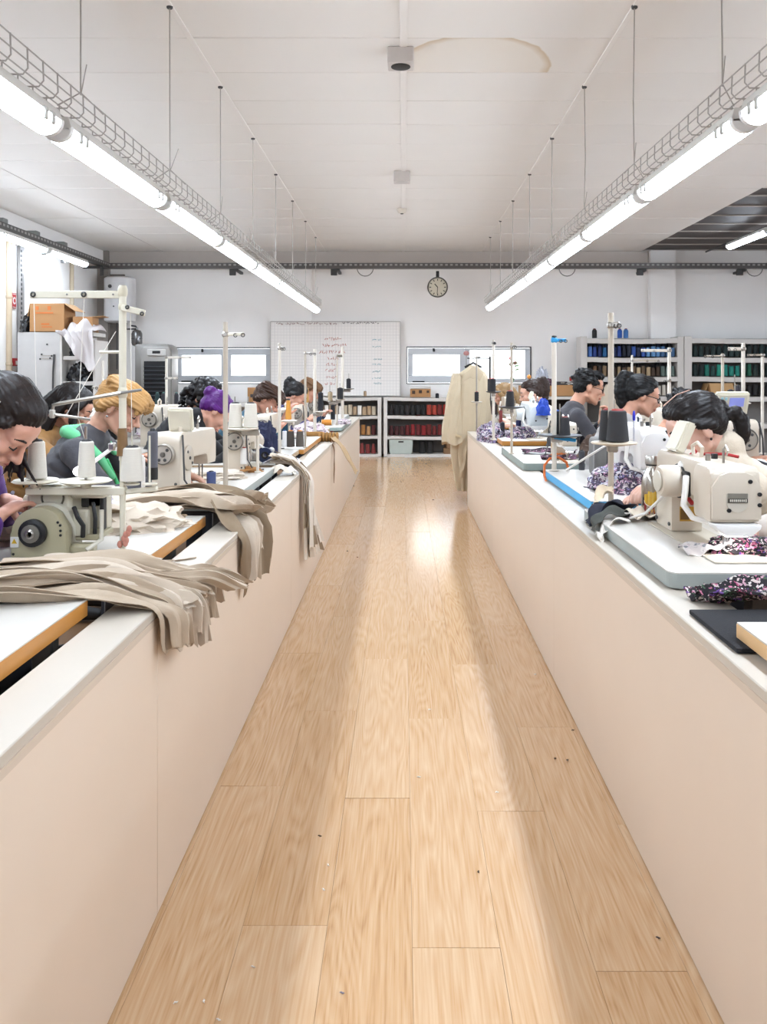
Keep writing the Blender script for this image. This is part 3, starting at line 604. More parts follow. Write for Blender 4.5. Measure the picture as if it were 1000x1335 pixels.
wcn = thing('side_counter', 'low white counter under the left window behind the purple haired woman', 'counter', (-2.75, 13.45, 0)); zc_ = at(0, 526, 13.3).z
MB().bx(-.95, .62, -.15, .5, zc_-.06, zc_, .005).build('worktop', SHM, wcn)
for x in (-.92, .58): MB().bx(x-.02, x+.02, -.1, .45, 0, zc_-.06, .003).build('support', SHM, wcn)
nb_ = carton('narrow upright brown box with a dark mark under the left window', (at(327, 500, 13.3).x, 13.4, zc_), (.12, .12, .25)); MB().box((.01, -.062, .12), (.05, .004, .05)).build('printed_mark', DGREY, nb_)
dtr = thing('tool_tray', 'long dark tray on the counter under the left window', 'tray', (at(341, 500, 13.3).x, 13.5, zc_)); MB().bx(-.10, .16, -.1, .1, 0, .05, .01).build('tray', BLACK, dtr); MB().cyl((-.08, -.02, .055), (.13, .02, .06), .012, n=8).build('rod', STEEL, dtr)
crt = thing('black_crate', 'black crate with a brown lid on the floor behind the blonde woman', 'crate', (at(136, 500, 12.2).x, 12.2, 0)); zt_ = at(0, 500, 12.2).z
MB().bx(-.24, .24, -.2, .2, .02, zt_, .01).build('crate', BLACK, crt); MB().bx(-.25, .25, -.21, .21, zt_, zt_+.14, .008).build('lid', mat('#7a5a42', .8), crt)
for z in (.3, .6, .85): MB().bx(-.245, .245, -.206, -.198, z, z+.02).build('rib', DGREY, crt)
# ---------------------------------------------------------------- sewing machines
def arc(cx, cz, r, a0, a1, n=10): return [(cx+r*math.cos(R(a0+(a1-a0)*i/n)), cz+r*math.sin(R(a0+(a1-a0)*i/n))) for i in range(n+1)]
GOLD = mat('#c79a2c', .5); RUBW = mat('#e8e4de', .5)
def machine(label, x, y, rz, wid=.055, body=MACH, panel=None, motor=False, led=False, logo=False, cover=True, sticker=None, wheel=True, sc=1.0, z=TZ+.001, wr=.058, hw=None, cord=True):
    t = thing('sewing_machine', label, 'sewing machine', (x, y, z), R(rz)); t.scale = (sc, sc, sc)
    MB().prism([(-.12, -.08), (.43, -.08), (.43, .075), (-.12, .075)], 0, .005, 'z', .002).build('bed', MACHD, t)
    pr = [(-.078, .112), (-.078, .255), (-.07, .275), (-.05, .288), (.25, .288), (.38, .292), (.41, .28), (.42, .25), (.42, .004), (.275, .004), (.272, .13), (.26, .155), (.235, .165), (.07, .165), (.05, .155), (.045, .112)]
    MB().prism(pr, -wid, wid, 'y', .012).build('body', body, t)
    if hw:
        MB().prism([(-.078, .112), (-.078, .255), (-.07, .275), (-.05, .286), (.03, .286), (.05, .25), (.045, .112)], -hw, hw, 'y', .016).build('head_cover', body, t)
    bw, wid = wid, hw or wid
    fp = MB().prism([(u*wid*.94, .125+w*.145) for u, w in ((-1, 0), (1, 0), (1, .7), (.7, .93), (.35, 1), (-.35, 1), (-.7, .93), (-1, .7))], -.088, -.076, 'x', .004).build('face_plate', body, t)
    for u, w in ((.55, .9), (-.35, .22), (.95, .35), (.95, .6)): MB().disc((-.0895, -u*wid*.9, .125+w*.13), (1, 0, 0), .0065, .004, 10).build('screw', BLACK, fp)
    if logo:
        MB().prism([(q[0], q[1]) for q in [(-.030, .205), (.030, .205), (.030, .178)]+arc(0, .178, .030, 0, -180, 8)[1:]+[(-.030, .205)][:0]], -.0905, -.088, 'x', .0).build('badge', mat('#cfc8bb', .4), fp)
        MB().box((-.091, 0, .192), (.002, .056, .030), None, .001).build('badge_plate', mat('#98948a', .35, .4), fp)
        g = random.Random(4); lt = MB()
        for k in range(9): lt.box((-.0925, -.022+k*.0053, .185), (.002, .0035, .007+.002*(k == 0)))
        lt.build('badge_lettering', mat('#dcd8cd', .4), fp)
        MB().box((-.0922, 0, .1845), (.0015, .054, .0125)).build('badge_bar', mat('#4c4942', .4), fp)
    wid = bw
    nb = MB().cyl((-.02, 0, .12), (-.02, 0, .035), .005, n=8).cyl((-.02, 0, .045), (-.02, 0, .014), .0018, n=6).build('needle_bar', CHROME, t)
    MB().cyl((-.03, .012, .12), (-.03, .012, .02), .004, n=8).box((-.025, -.004, .018), (.012, .03, .004), None, .001).build('presser_foot', CHROME, t)
    MB().disc((.015, -wid-.008, .175), (0, 1, 0), .016, .014, 14).disc((.05, -wid-.008, .205), (0, 1, 0), .011, .014, 12).build('tension_dial', STEEL, t)
    MB().tube([(-.045, -wid-.004, .21), (-.045, -wid-.016, .235), (-.03, -wid-.016, .25)], .004, 6).build('take_up_lever', CHROME, t)
    MB().cyl((.0, 0, .285), (.0, 0, .335), .004, n=6).tube([(0, 0, .33), (-.015, 0, .345), (-.03, 0, .33), (-.02, 0, .315)], .003, 6).build('thread_guide', STEEL, t)
    MB().cyl((.06, .02, .285), (.06, .02, .31), .008, n=8).build('guide_post', STEEL, t); MB().cyl((.11, -.02, .285), (.11, -.02, .305), .010, n=8).build('oil_cap', BLACK, t)
    MB().tube([(.16, 0, .287), (.15, 0, .32), (.19, 0, .335), (.23, 0, .32), (.22, 0, .287)], .006, 6).build('carry_loop', body, t)
    if wheel:
        w = MB().disc((.437, 0, .195), (1, 0, 0), wr, .03, 28, .12).build('handwheel', mat('#b6aea3', .35, .2), t)
        MB().lathe([(wr*.88, 0), (wr*.94, .003), (wr*.88, .006), (wr*.84, .003), (wr*.88, 0)], MX.Translation((.452, 0, .195)) @ MX.Rotation(R(90), 4, 'Y'), 28, False).disc((.455, 0, .195), (1, 0, 0), .012, .012, 12).build('wheel_rim', mat('#6d675f', .4, .3), w)
        for u, v in ((.42, .42), (-.36, -.5), (.2, -.5)): MB().disc((.4535, u*wr, .195+v*wr), (1, 0, 0), .0075, .004, 10).build('wheel_hole', DGREY, w)
    if cover:
        c = MB().disc((.33, wid+.005, .17), (0, 1, 0), .058, .014, 28, .08).build('belt_cover', mat('#cbbfae', .4), t)
        MB().disc((.33, wid+.014, .17), (0, 1, 0), .008, .006, 10).disc((.355, wid+.013, .20), (0, 1, 0), .007, .004, 10).disc((.30, wid+.013, .145), (0, 1, 0), .007, .004, 10).build('cover_screw', DGREY, c)
    for xx in (.29, .405): MB().disc((xx, wid+.001, .03), (0, 1, 0), .007, .006, 10).build('body_screw', DGREY, t)
    if wheel: MB().disc((.421, wid*.7, .06), (1, 0, 0), .007, .006, 10).disc((.421, -wid*.7, .24), (1, 0, 0), .007, .006, 10).disc((.421, wid*.7, .03), (1, 0, 0), .006, .006, 10).build('end_screw', DGREY, t)
    if panel:
        cx, cy, cz, sx, sy, szz, ry, rx = panel
        mx = MX.Translation((cx, cy, cz)) @ MX.Rotation(R(ry), 4, 'Y') @ MX.Rotation(R(rx), 4, 'X')
        b = bmesh.new(); bmesh.ops.create_cube(b, size=1); bmesh.ops.scale(b, vec=(sx, sy, szz), verts=b.verts); bmesh.ops.bevel(b, geom=b.edges[:], offset=.006, segments=2, affect='EDGES')
        p = MB().bm(b, mx).build('control_panel', mat('#e5dfcd', .4), t)
        if sx < sy:
            MB().box((0, 0, 0), (.004, sy*.86, szz*.82), None, .002).build('panel_inset', mat('#d9d2c0', .4), p).matrix_local = mx @ MX.Translation((sx/2, 0, 0))
        else:
            MB().box((0, 0, .01), (sx*.6, .004, szz*.45), None, .002).build('screen', mat('#a9b2ea', .3), p).matrix_local = mx @ MX.Translation((0, -sy/2, 0))
            kb = MB()
            for i in range(4): kb.box((sx*(-.36+.24*i), 0, -szz*.33), (sx*.12, .006, szz*.10), None, .002)
            kb.build('key', mat('#9fc9dd', .4), p).matrix_local = mx @ MX.Translation((0, -sy/2, 0))
        MB().cyl((cx, cy, .28), (cx, cy, cz-szz*.3), .014, n=10).build('panel_stem', body, t)
    if motor:
        m_ = MB().lathe([(.035, 0), (.052, .004), (.055, .012), (.055, .085), (.048, .095), (.02, .098)], MX.Translation((.20, wid-.030, .20)) @ MX.Rotation(R(-90), 4, 'X'), 28).build('motor', body, t)
        MB().disc((.20, wid+.070, .20), (0, 1, 0), .036, .008, 24).build('motor_cap', mat('#d5d0c2', .4), m_)
        MB().disc((.20, wid+.001, .20), (0, 1, 0), .060, .012, 24).box((.135, wid+.004, .20), (.05, .014, .085), None, .005).build('belt_guard', BLACK, t)
    if led:
        wid = hw or wid
        MB().prism([(-wid*.9, .112), (wid*.9, .112), (wid*.8, .096), (wid*.45, .076), (-wid*.5, .076), (-wid*.85, .098)], -.10, -.04, 'x', .006).build('lamp_shade', mat('#f2f1ef', .35), t); MB().box((-.068, 0, .0745), (.04, wid*.8, .004), None, .001).build('led_strip', emit('#ffffff', 10), t)
        MB().tube([(.04, wid+.02, .24), (.02, wid+.03, .20), (.02, wid+.035, .15), (-.01, wid+.02, .115), (-.04, wid*.8, .108)], .009, 8).build('lamp_hose', RUBW, t)
    wid = bw
    if sticker == 'end':
        MB().box((.2695, -.012, .07), (.002, .075, .052)).build('warning_label', GOLD, t); MB().box((.2682, .010, .07), (.001, .028, .040)).build('warning_symbol', mat('#7a5a1a', .5), t)
    elif sticker:
        MB().box((.348, wid+.0015, .085 if not cover else .07), (.075, .002, .034)).build('warning_label', GOLD, t)
        MB().box((.330, wid+.0028, .085), (.028, .001, .028)).build('warning_symbol', mat('#7a5a1a', .5), t)
    if cord: MB().tube([(.40, wid+.004, .28), (.42, wid+.015, .20), (.42, wid+.02, .08), (.38, wid+.05, .01), (.30, wid+.10, .006)], .0045, 6).build('power_cord', DGREY, t)
    return t
machine('cream sewing machine with tilted control box and two round grey covers at left', -.955, 3.92, -96, .068, wr=.048, sc=.93, panel=(.31, .03, .345, .03, .115, .11, 12, 0))
machine('cream sewing machine behind the two pale cones on the left row', -.885, 4.80, -90, .055, sc=.85)
machine('white sewing machine with grey handwheel behind the navy cloth', -.96, 6.12, -90, .055, sc=.84)
machine('small white sewing machine behind the brown thread cones', -.97, 7.1, -90, sc=.85)
machine('white sewing machine on the table with the brown bundle', -.98, 8.15, -90, sc=.85)
machine('farthest white sewing machine on the left row', -.96, 9.45, -90)
machine('white sewing machine with orange sticker beside the blonde woman', -1.83, 6.52, -90, .075, MACH, sticker=True)
R1 = machine('large cream sewing machine with logo plate, lamp and motor on rounded grey table', .918, 2.42, 90, .052, hw=.072, cord=False, panel=(.30, .012, .345, .10, .032, .115, 0, 22), motor=True, led=True, logo=True, cover=False, sticker='end', wheel=False); R1.scale = (1.13, 1.0, .90)
machine('sewing machine lit white behind the two black cones on blue edged table', 1.06, 3.62, 90, .065, mat('#f0eeec', .35), led=True, cover=False)
machine('sewing machine with white lever on the grey edged table in front of the man', .985, 5.06, 90, .055, sc=.8, led=True, cover=False, sticker=True)
machine('bluish white sewing machine on the right orange edged table', 1.07, 6.75, 90, .075, mat('#e7edf0', .35), motor=True, led=True, cover=False, panel=(.33, .0, .345, .05, .03, .07, 0, 20))
machine('farthest sewing machine on the right side', 1.10, 8.85, 90, led=True)
machine('cream sewing machine with lit control screen in the second right row', 1.69, 4.60, -90, .075, panel=(.30, -.02, .37, .03, .17, .12, 20, 0))
machine('sewing machine partly hidden behind the woman with glasses', 1.75, 5.95, -90, .06)
# control screen facing the aisle on the second-row machine
cs = [o for o in bpy.data.objects if o.get('label', '').startswith('cream sewing machine with lit')][0]
pn = [c for c in cs.children if c.name.startswith('control_panel')][0]
sd_ = MB().box((0, 0, .012), (.003, .075, .048), None, .001).build('screen', mat('#9fa8f0', .3), pn); sd_.matrix_local = MX.Translation((.30, -.02, .37)) @ MX.Rotation(R(20), 4, 'Y') @ MX.Translation((.0185, .02, 0))
kb = MB()
for i in range(3):
    for j in range(2): kb.box((0, -.035-.02*j, .03-.028*i), (.004, .012, .016), None, .001)
kb.build('key', mat('#a7d3df', .4), pn).matrix_local = MX.Translation((.30, -.02, .37)) @ MX.Rotation(R(20), 4, 'Y') @ MX.Translation((.0185, 0, 0))
# overlock machine at the left front, seen from its pulley end
ov = thing('overlock_machine', 'olive overlock machine with round black pulley on the near left table', 'sewing machine', (-1.022, 2.385, TZ+.001)); ov.scale = (.84, .84, .84)
sh_ = [(-.092, 0), (-.092, .075)]+arc(.0, .075, .092, 180, 50, 12)+[(.085, .105), (.092, .09), (.092, 0)]
MB().prism(sh_, -.03, .03, 'y', .006).build('pulley_cover', OLIVE, ov)
MB().prism([(-.095, .005), (-.095, .08)]+arc(.005, .075, .100, 180, 45, 12)+[(.10, .1), (.10, .005)], .032, .10, 'y', .006).build('rear_casing', mat('#d4cfc0', .38), ov)
ub = MB().box((-.002, .16, .135), (.155, .2, .19), None, .012).build('upper_body', mat('#d8d2c2', .38), ov)
MB().lathe([(.036, -.004), (.041, 0), (.036, .004), (.034, 0), (.036, -.004)], MX.Translation((.012, .058, .188)) @ MX.Rotation(R(90), 4, 'X'), 24, False).build('ring', mat('#6a655a', .5), ub)
w = MB().lathe([(.040, .0), (.046, .006), (.046, .02), (.034, .024), (.034, .03)], MX.Translation((-.012, -.03, .085)) @ MX.Rotation(R(90), 4, 'X'), 28).build('pulley', BLACK, ov)
MB().lathe([(.026, .02), (.030, .024), (.030, .034), (.016, .036)], MX.Translation((-.012, -.03, .085)) @ MX.Rotation(R(90), 4, 'X'), 24).build('pulley_rim', mat('#8b8880', .35, .5), w)
MB().lathe([(.014, .03), (.016, .04), (.010, .044), (.006, .036)], MX.Translation((-.012, -.03, .085)) @ MX.Rotation(R(90), 4, 'X'), 18).build('hub', STEEL, w)
lb = MB().box((-.078, -.031, .052), (.028, .003, .036), None, .001).build('label', WHITE, ov)
MB().prism([(-.087, .048), (-.069, .048), (-.078, .064)], -.034, -.0325, 'y').build('warning_triangle', mat('#d9b32c', .5), lb)
for u, v in ((.066, .118), (.074, .108), (.075, .09), (.075, .075), (-.082, .012)): MB().disc((u, -.031, v), (0, 1, 0), .0045, .004, 10).build('screw', BLACK, ov)
MB().box((.135, .11, .055), (.085, .15, .02), None, .004).box((.12, .03, .02), (.10, .05, .035), None, .01).build('cloth_plate', OLIVE, ov)
MB().box((.13, .18, .12), (.07, .06, .12), None, .008).build('looper_casing', mat('#cdc6b4', .4), ov); MB().box((.115, .05, .10), (.05, .03, .10), None, .006).build('needle_casing', mat('#cdc6b4', .4), ov)
MB().tube([(.10, .02, .16), (.12, .0, .13), (.135, .01, .10), (.13, .02, .06)], .008, 8).tube([(.15, .06, .17), (.165, .04, .12), (.16, .05, .06)], .007, 8).box((.17, .1, .13), (.016, .03, .12), None, .004).build('looper_arm', BLACK, ov)
MB().tube([(.19, .03, .15), (.19, .03, .05), (.15, .0, .02)], .008, 8).box((.13, .12, .20), (.12, .12, .03), None, .006).build('guide_lever', mat('#d9d3c4', .4), ov)
MB().cyl((-.10, .1, .17), (-.06, .1, .17), .022, n=14).build('side_knob', mat('#d9d2bd', .45), ov)
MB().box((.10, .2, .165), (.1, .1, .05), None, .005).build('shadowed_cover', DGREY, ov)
# ---------------------------------------------------------------- thread stands
def stand(label, px, Y, ytop, r, m, arms=(), trays=(), z0=TZ, base=True, clips=(), square=False, name='thread_stand'):
    x = (px-CX)*Y/F; zt = H-(ytop-CY)*Y/F-z0
    t = thing(name, label, 'thread stand', (x, Y, z0))
    if square: MB().box((0, 0, zt/2), (r*2, r*2, zt), None, r*.3).build('pole', m, t)
    else: MB().cyl((0, 0, 0), (0, 0, zt), r, n=12).build('pole', m, t)
    MB().disc((0, 0, .004), (0, 0, 1), r*2.2, .008, 14).build('base_flange', m, t)
    for (py, pxe, dy, rr, mm) in arms:
        z = H-(py-CY)*Y/F-z0; dx = (pxe-px)*Y/F
        MB().box((dx/2, dy/2, z), (math.hypot(dx, dy), rr*1.2, rr*2), math.atan2(dy, dx), rr*.3).build('guide_arm', mm, t)
        MB().box((0, 0, z), (r*2.6, r*2.6, r*2.2), None, r*.5).build('clamp', STEEL if mm is not BLUE else BLUE, t)
        for q in (.55, .95):
            e = MB().tube([(dx*q+.008*math.cos(a), dy*q-.006, z+.008*math.sin(a)-.005) for a in [k*math.pi/4 for k in range(9)]], .0022, 5); e.build('eyelet', DGREY, t)
    for (py, dx, rad, mm, px2) in trays:
        z = H-(py-CY)*Y/F-z0
        MB().lathe([(rad*.2, -.012), (rad*.95, -.002), (rad, .003), (rad*.95, .006), (.01, .004)], MX.Translation((dx, 0, z)), 28).build('tray', mm, t)
        MB().box((dx/2, 0, z-.02), (abs(dx)+r*2.6, r*2.6, .03), None, r*.5).build('clamp', STEEL, t)
        for q in px2: MB().cyl((dx+q, 0, z), (dx+q, 0, z+.17), .0035, n=6).build('spool_pin', STEEL, t)
    return t
def threads(t, pairs, m=None):
    for a, b in pairs:
        q = V(t.location); mid = (V(a)+V(b))/2
        MB().tube([V(a)-q, mid-q, V(b)-q], .0011, 4).build('thread', m or mat('#efeae2', .6), t)
# near-left stand with broad slotted arms
L1Y = 2.42; x1 = (160-CX)*L1Y/F
L1 = thing('thread_stand', 'cream thread stand with broad punched arms nearest on the left', 'thread stand', (x1, L1Y, TZ))
def lz(py, Y=L1Y): return H-(py-CY)*Y/F-TZ
def lx(px, Y=L1Y): return (px-CX)*Y/F-x1
MB().box((0, 0, lz(480)/2), (.015, .015, lz(480)), None, .003).build('lower_pole', POLEB, L1)
MB().cyl((0, 0, lz(600)), (0, 0, lz(372)), .0105, n=14).build('upper_pole', POLEB, L1)
MB().box((0, 0, .003), (.05, .05, .006), None, .002).build('base_flange', POLEB, L1)
a1 = MB().box((lx(100), 0, lz(384)), (abs(lx(38)), .006, .022), None, .002).build('punched_arm', POLEB, L1)
for px in (44, 110): MB().lathe([(.0045, -.003), (.0085, 0), (.0045, .003), (.0040, 0), (.0045, -.003)], MX.Translation((lx(px), -.005, lz(384))) @ MX.Rotation(R(90), 4, 'X'), 16, False).build('eyelet_ring', DGREY, a1)
for px in (88, 148): MB().disc((lx(px), -.004, lz(384)), (0, 1, 0), .003, .003, 8).build('rivet', GREY, a1)
a2 = MB().box((.034, -.012, lz(405)), (.07, .006, .018), MX.Rotation(R(14), 3, 'Y'), .002).build('punched_arm', POLEB, L1)
for d, zz in ((.018, 401), (.06, 409.5)): MB().lathe([(.0034, -.003), (.0065, 0), (.0034, .003), (.003, 0), (.0034, -.003)], MX.Translation((d, -.016, lz(zz))) @ MX.Rotation(R(90), 4, 'X'), 14, False).build('eyelet_ring', DGREY, a2)
for py_, r_, h_ in ((380, .0135, .03), (400, .0125, .02), (512, .0135, .03)): MB().disc((0, 0, lz(py_)), (0, 0, 1), r_, h_, 16).build('collar', mat('#d8d0bb', .45), L1)
MB().tube([(0, -.012, lz(512)), (lx(80), -.02, lz(526)), (lx(73), -.02, lz(528)), (lx(72), -.02, lz(536))], .0055, 8).build('bent_rod', STEEL, L1)
MB().box((lx(72), -.02, lz(539)), (.014, .014, .025), None, .003).build('rod_clamp', mat('#dcd8d0', .4), L1)
MB().tube([(lx(14), -.03, lz(544)), (lx(60), -.02, lz(541)), (lx(74), -.02, lz(540)), (lx(100), -.01, lz(544)), (lx(118), .0, lz(547))], .004, 8).build('thread_rod', STEEL, L1)
MB().cyl((.0, -.015, lz(512)), (.06, -.02, lz(508)), .004, n=8).build('thread_rod', GREY, L1)
MB().cyl((lx(130), 0, lz(459)), (lx(164), 0, lz(459)), .0045, n=8).build('cross_rod', POLEB, L1)
MB().box((lx(100), 0, lz(640)), (abs(lx(40))*1.0+.02, .03, .022), None, .003).build('tray_beam', POLEB, L1)
MB().box((lx(185), -.0, lz(639)), (.09, .02, .014), MX.Rotation(R(-6), 3, 'Y'), .003).build('tray_beam', POLEB, L1)
for px, rr in ((47, .066), (112, .072)):
    MB().lathe([(.012, -.03), (.016, -.01), (rr*.9, -.004), (rr, 0), (rr*.9, .005), (.02, .004)], MX.Translation((lx(px), 0, lz(627))), 32).build('cone_tray', POLEB, L1)
    MB().cyl((lx(px), 0, lz(627)), (lx(px), 0, lz(556)), .004, n=8).build('spool_pin', STEEL, L1)
for px in (172, 195): MB().disc((lx(px), 0, lz(631)), (0, 0, 1), .022, .006, 16).cyl((lx(px), 0, lz(631)), (lx(px), 0, lz(568)), .003, n=8).build('spool_holder', POLEB, L1)
MB().cyl((0, -.002, lz(594)), (0, -.002, lz(558)), .0165, .013, n=12).build('tape_wrap', mat('#8a6a44', .45, var=.25, scale=50), L1)
pb_ = MB()
g = random.Random(2)
for k in range(7): pb_.sph((.006+g.uniform(-.012, .018), -.012, .045+g.uniform(-.02, .03)), (.008, .006, .011), 8)
pb_.build('yarn_bow', mat('#c98d7c', .8), L1)
for px, yt, yb, w in ((48, 577, 628, 25.5), (113, 577, 626, 23), (172, 585, 631, 30)):
    b = at(px, yb, L1Y); b.z += .004
    cone(b, (yb-yt)*L1Y/F, w*L1Y/F/2, '#e9e4da', {48: 'white thread cone on the left disc of the near thread stand', 113: 'white thread cone on the middle disc of the near thread stand', 172: 'white thread cone to the right of the near stand pole'}[px], 'cone', None, '#3e3a3c')
c_ = cone(at(195, 630, L1Y)+V((0, .03, 0)), 67*L1Y/F, 6.6*L1Y/F, '#6f6f78', 'tall slim slate grey spool right of the white cones', 'bob', None, '#2a2a2e', name='thread_spool')
MB().lathe([(1.01, 0), (1.02, .01), (1.02, .24), (1.01, .25)], None, 20).build('dark_base', BLACK, c_)
q = V(L1.location)
threads(L1, [(at(44, 384, L1Y), at(49, 577, L1Y)), (at(110, 384, L1Y), at(102, 545, L1Y)), (at(170, 402, L1Y), at(172, 580, L1Y)), (at(151, 432, L1Y), at(84, 545, L1Y)), (at(30, 540, L1Y), at(48, 577, L1Y)), (at(102, 545, L1Y), at(112, 577, L1Y))])
stand('tall cream thread pole beside the purple haired woman', 294, 3.72, 420, .011, POLEM, arms=[(436, 321, -.05, .007, POLEB)], trays=[])
LT = stand('white thread stand carrying the two pale cones behind the machine', 336, 4.45, 560, .008, POLEW, trays=[(559, -.08, .085, POLEW, (-.04, .03))])
for px, lb in ((307, 'pale thread cone at left of the pair behind the tall cream pole'), (327, 'pale thread cone at right of the pair behind the tall cream pole')): pcone(px, 526, 559, 19, 4.45, '#e3ddd2', lb, 'cone')
stand('slim white thread pole right of the teal sweater woman', 364.5, 5.0, 447, .009, POLEW, arms=[(454, 372, -.04, .006, STEEL)])
stand('grey thread pole with bent wire guide above the brown cones', 398, 6.0, 458, .008, POLEM, arms=[(461, 412, -.04, .006, STEEL)])
stand('white pole with black tip behind the grey thread pole', 410.5, 7.3, 455, .014, POLEW, arms=(), trays=[(537, .05, .05, POLEW, (0,))])
stand('slim steel thread pole with twisted guide near the left bench end', 439.5, 8.75, 462, .008, POLEM, arms=[(464, 446, -.04, .012, mat('#8c8472', .4, .5))], trays=[(521, .03, .055, STEEL, (.0,)), (523, -.075, .04, STEEL, (0,))])
stand('short white pole next to the slim steel pole', 446.5, 9.2, 452, .016, POLEW, trays=[(507, .07, .06, STEEL, (.0,))])
pcone(454.5, 494, 507, 6, 9.2, '#26242a', 'black thread tube on the white pole beside the steel pole', 'tube')
pcone(443.5, 506, 521, 8, 8.75, '#222126', 'black thread cone on the slim steel pole', 'tube')
pcone(376, 521, 548, 8.5, 6.3, '#e0a24a', 'orange thread cone on the left row', 'king'); stand('low white tray stand under the orange thread cone', 377, 6.3, 549, .008, POLEW, trays=[(549, 0, .06, POLEW, (0,))])
for px, c, lb in ((379, '#544c46', 'dark brown thread cone with orange base at left of its pair'), (391, '#625a52', 'dark brown thread cone with orange base at right of its pair')): pcone(px, 562, 583.5, 11, 5.93, c, lb, 'cone', '#d98a2d')
pcone(371, 562, 584, 6, 5.9, '#e9e7e6', 'white thread tube with blue base beside the brown cones', 'tube', '#3f5f9f')
pcone(275.5, 615, 640, 12, .51*F/(640-CY), '#55628f', 'blue thread spool standing on the left table', 'bob', '#2c2c3a')
pcone(318, 584, 606, 10, .51*F/(616-CY), '#efebe6', 'white bottle like spool with red ends behind the tall pole', 'tube', '#c23a34')
pcone(434, 528, 548, 6, 9.67, '#1f1e26', 'black thread tube at the left bench end', 'tube')
pcone(430.5, 511, 523, 6, 8.75, '#b9a68a', 'small tan spool on a tray of the slim steel pole', 'tube'); pcone(418, 512, 537, 7, 7.3, '#20222b', 'dark navy thread tube on the white pole with black tip', 'tube'); pcone(399, 500, 519.6, 7, 7.95, '#caa25e', 'golden thread cone on a machine behind the grey pole', 'tube').location.z = TZ+.29*.85+.012
for px, c, lb in ((205, '#1f3a3a', 'dark thread tube in front of the air cooler, left of three'), (213, '#2c2a30', 'dark thread tube in front of the air cooler, middle of three'), (230, '#232128', 'dark thread tube in front of the air cooler, right of three')): pcone(px, 512, 527.5, 5.6, 8.35, c, lb, 'dome', '#3b6a62')
stand('white thread stand with two cross arms in front of the air cooler', 217, 8.0, 466, .012, POLEW, z0=1.015, arms=[(466, 250, 0, .01, POLEW), (493, 232, 0, .01, POLEW)])
for px, lb in ((59, 'dark thread tube behind the woman in purple, left of two'), (68, 'dark thread tube behind the woman in purple, right of two')): pcone(px, 520, 535, 5, 6.4, '#25252e', lb, 'tube')
for px, yt, yb, lb in ((52, 517, 538, 'pale spool behind the woman in purple'),): pcone(px, yt, yb, 4, 6.3, '#cdbfae', lb, 'tube')
stand('white thread stand behind the blonde woman in the second left row', 134, 5.6, 470, .008, POLEW, arms=[(505, 120, 0, .008, POLEW)])
# right-hand stands
def tray_stand(label, px, Y, ytop, r, m, ty_, rad, tm, arms=(), dx=0): return stand(label, px, Y, ytop, r, m, arms=arms, trays=[(ty_, dx, rad, tm, (.0,))])
S1 = tray_stand('beige thread pole with round tray holding two large black cones', 796.5, 3.30, 408, .0115, POLEM, 578, .09, mat('#d9cbb6', .45), [(424, 803, -.05, .011, STEEL)], .012)
for px, dy, lb in ((798, .05, 'large black thread cone at left of the pair on the round tray'), (803.5, -.02, 'large black thread cone at right of the pair on the round tray')):
    c_ = pcone(px, 535, 577, 29 if px > 800 else 27, 3.3, '#3a393c', lb, 'cone', '#a8453f'); c_.location.y += dy
pcone(789, 545, 577, 12, 3.42, '#2b2a2d', 'slim black cone hidden beside the big pair', 'tube')
S2 = tray_stand('white thread pole with bright blue clips on the right row', 722.5, 4.52, 441, .013, POLEW, 568, .12, mat('#2f2f33', .5), [(443.5, 738, 0, .009, BLUE)], .03)
MB().disc((0, 0, 0), (0, 0, 1), .014, .02, 12).build('top_cap', BLACK, S2, loc=(0, 0, H-(440-CY)*4.52/F-TZ)); MB().box((.055, -.01, H-(572-CY)*4.52/F-TZ), (.12, .02, .02), MX.Rotation(R(8), 3, 'Y'), .004).build('blue_clip', BLUE, S2)
pcone(736.5, 544, 569.5, 14.5, 4.5, '#37363a', 'black thread cone on the tray of the white pole, right one', 'cone', '#8c4a44'); pcone(727.5, 536, 567, 12, 4.58, '#22262b', 'black thread cone with blue ends on the tray of the white pole', 'cone', '#2f62b5')
S3 = tray_stand('slim grey thread pole with one black cone in front of the window', 667, 5.5, 447, .009, POLEM, 531, .085, mat('#3b393b', .5), [(452, 671, -.04, .008, STEEL)])
pcone(665, 510, 531.5, 12, 5.48, '#2e2d31', 'black thread cone on the slim grey pole in front of the window', 'cone', '#a54b48')
S4 = tray_stand('white thread pole with black cone beside the flower pot', 643.5, 6.7, 443, .011, POLEW, 511, .06, mat('#4a4745', .5), [(447, 645, -.02, .01, DGREY)])
pcone(641, 494, 511, 11, 6.68, '#262529', 'black thread cone on the white pole beside the flowers', 'tube', '#b04a48')
S5 = tray_stand('thin steel thread pole in front of the hanging coat', 621.5, 7.75, 463, .007, STEEL, 524, .05, mat('#cfc8bc', .4), [(466, 626, -.02, .008, GREY)])
pcone(621.5, 511, 524, 5.6, 7.72, '#26252a', 'small black thread tube in front of the hanging coat', 'tube', '#b04a48')
pcone(655, 551, 569.4, 6, 7.05, '#23222e', 'black thread tube standing on the orange edged table', 'tube'); pcone(676, 548, 562, 7, 7.1, '#232a5a', 'navy thread tube on the orange edged table', 'tube')
pcone(758.5, 588, 614, 8, 4.2, '#4b4a50', 'slate grey spool standing on the blue edged table', 'bob', '#3a3a3e')
pcone(653, 535, 552, 4.5, 7.3, '#8a3b39', 'wine red thread tube behind the slim grey pole', 'tube')
MB_ = mat('#cfc2b0', .45)
stand('white thread stand with long top arm in front of the racks', 872.5, 6.9, 453, .014, POLEW, arms=[(457, 836, 0, .012, POLEW), (496, 866, 0, .006, POLEW)])
stand('thin white thread pole behind the woman with glasses', 824, 7.6, 463, .010, POLEW, arms=[(470, 860, 0, .008, POLEM)])
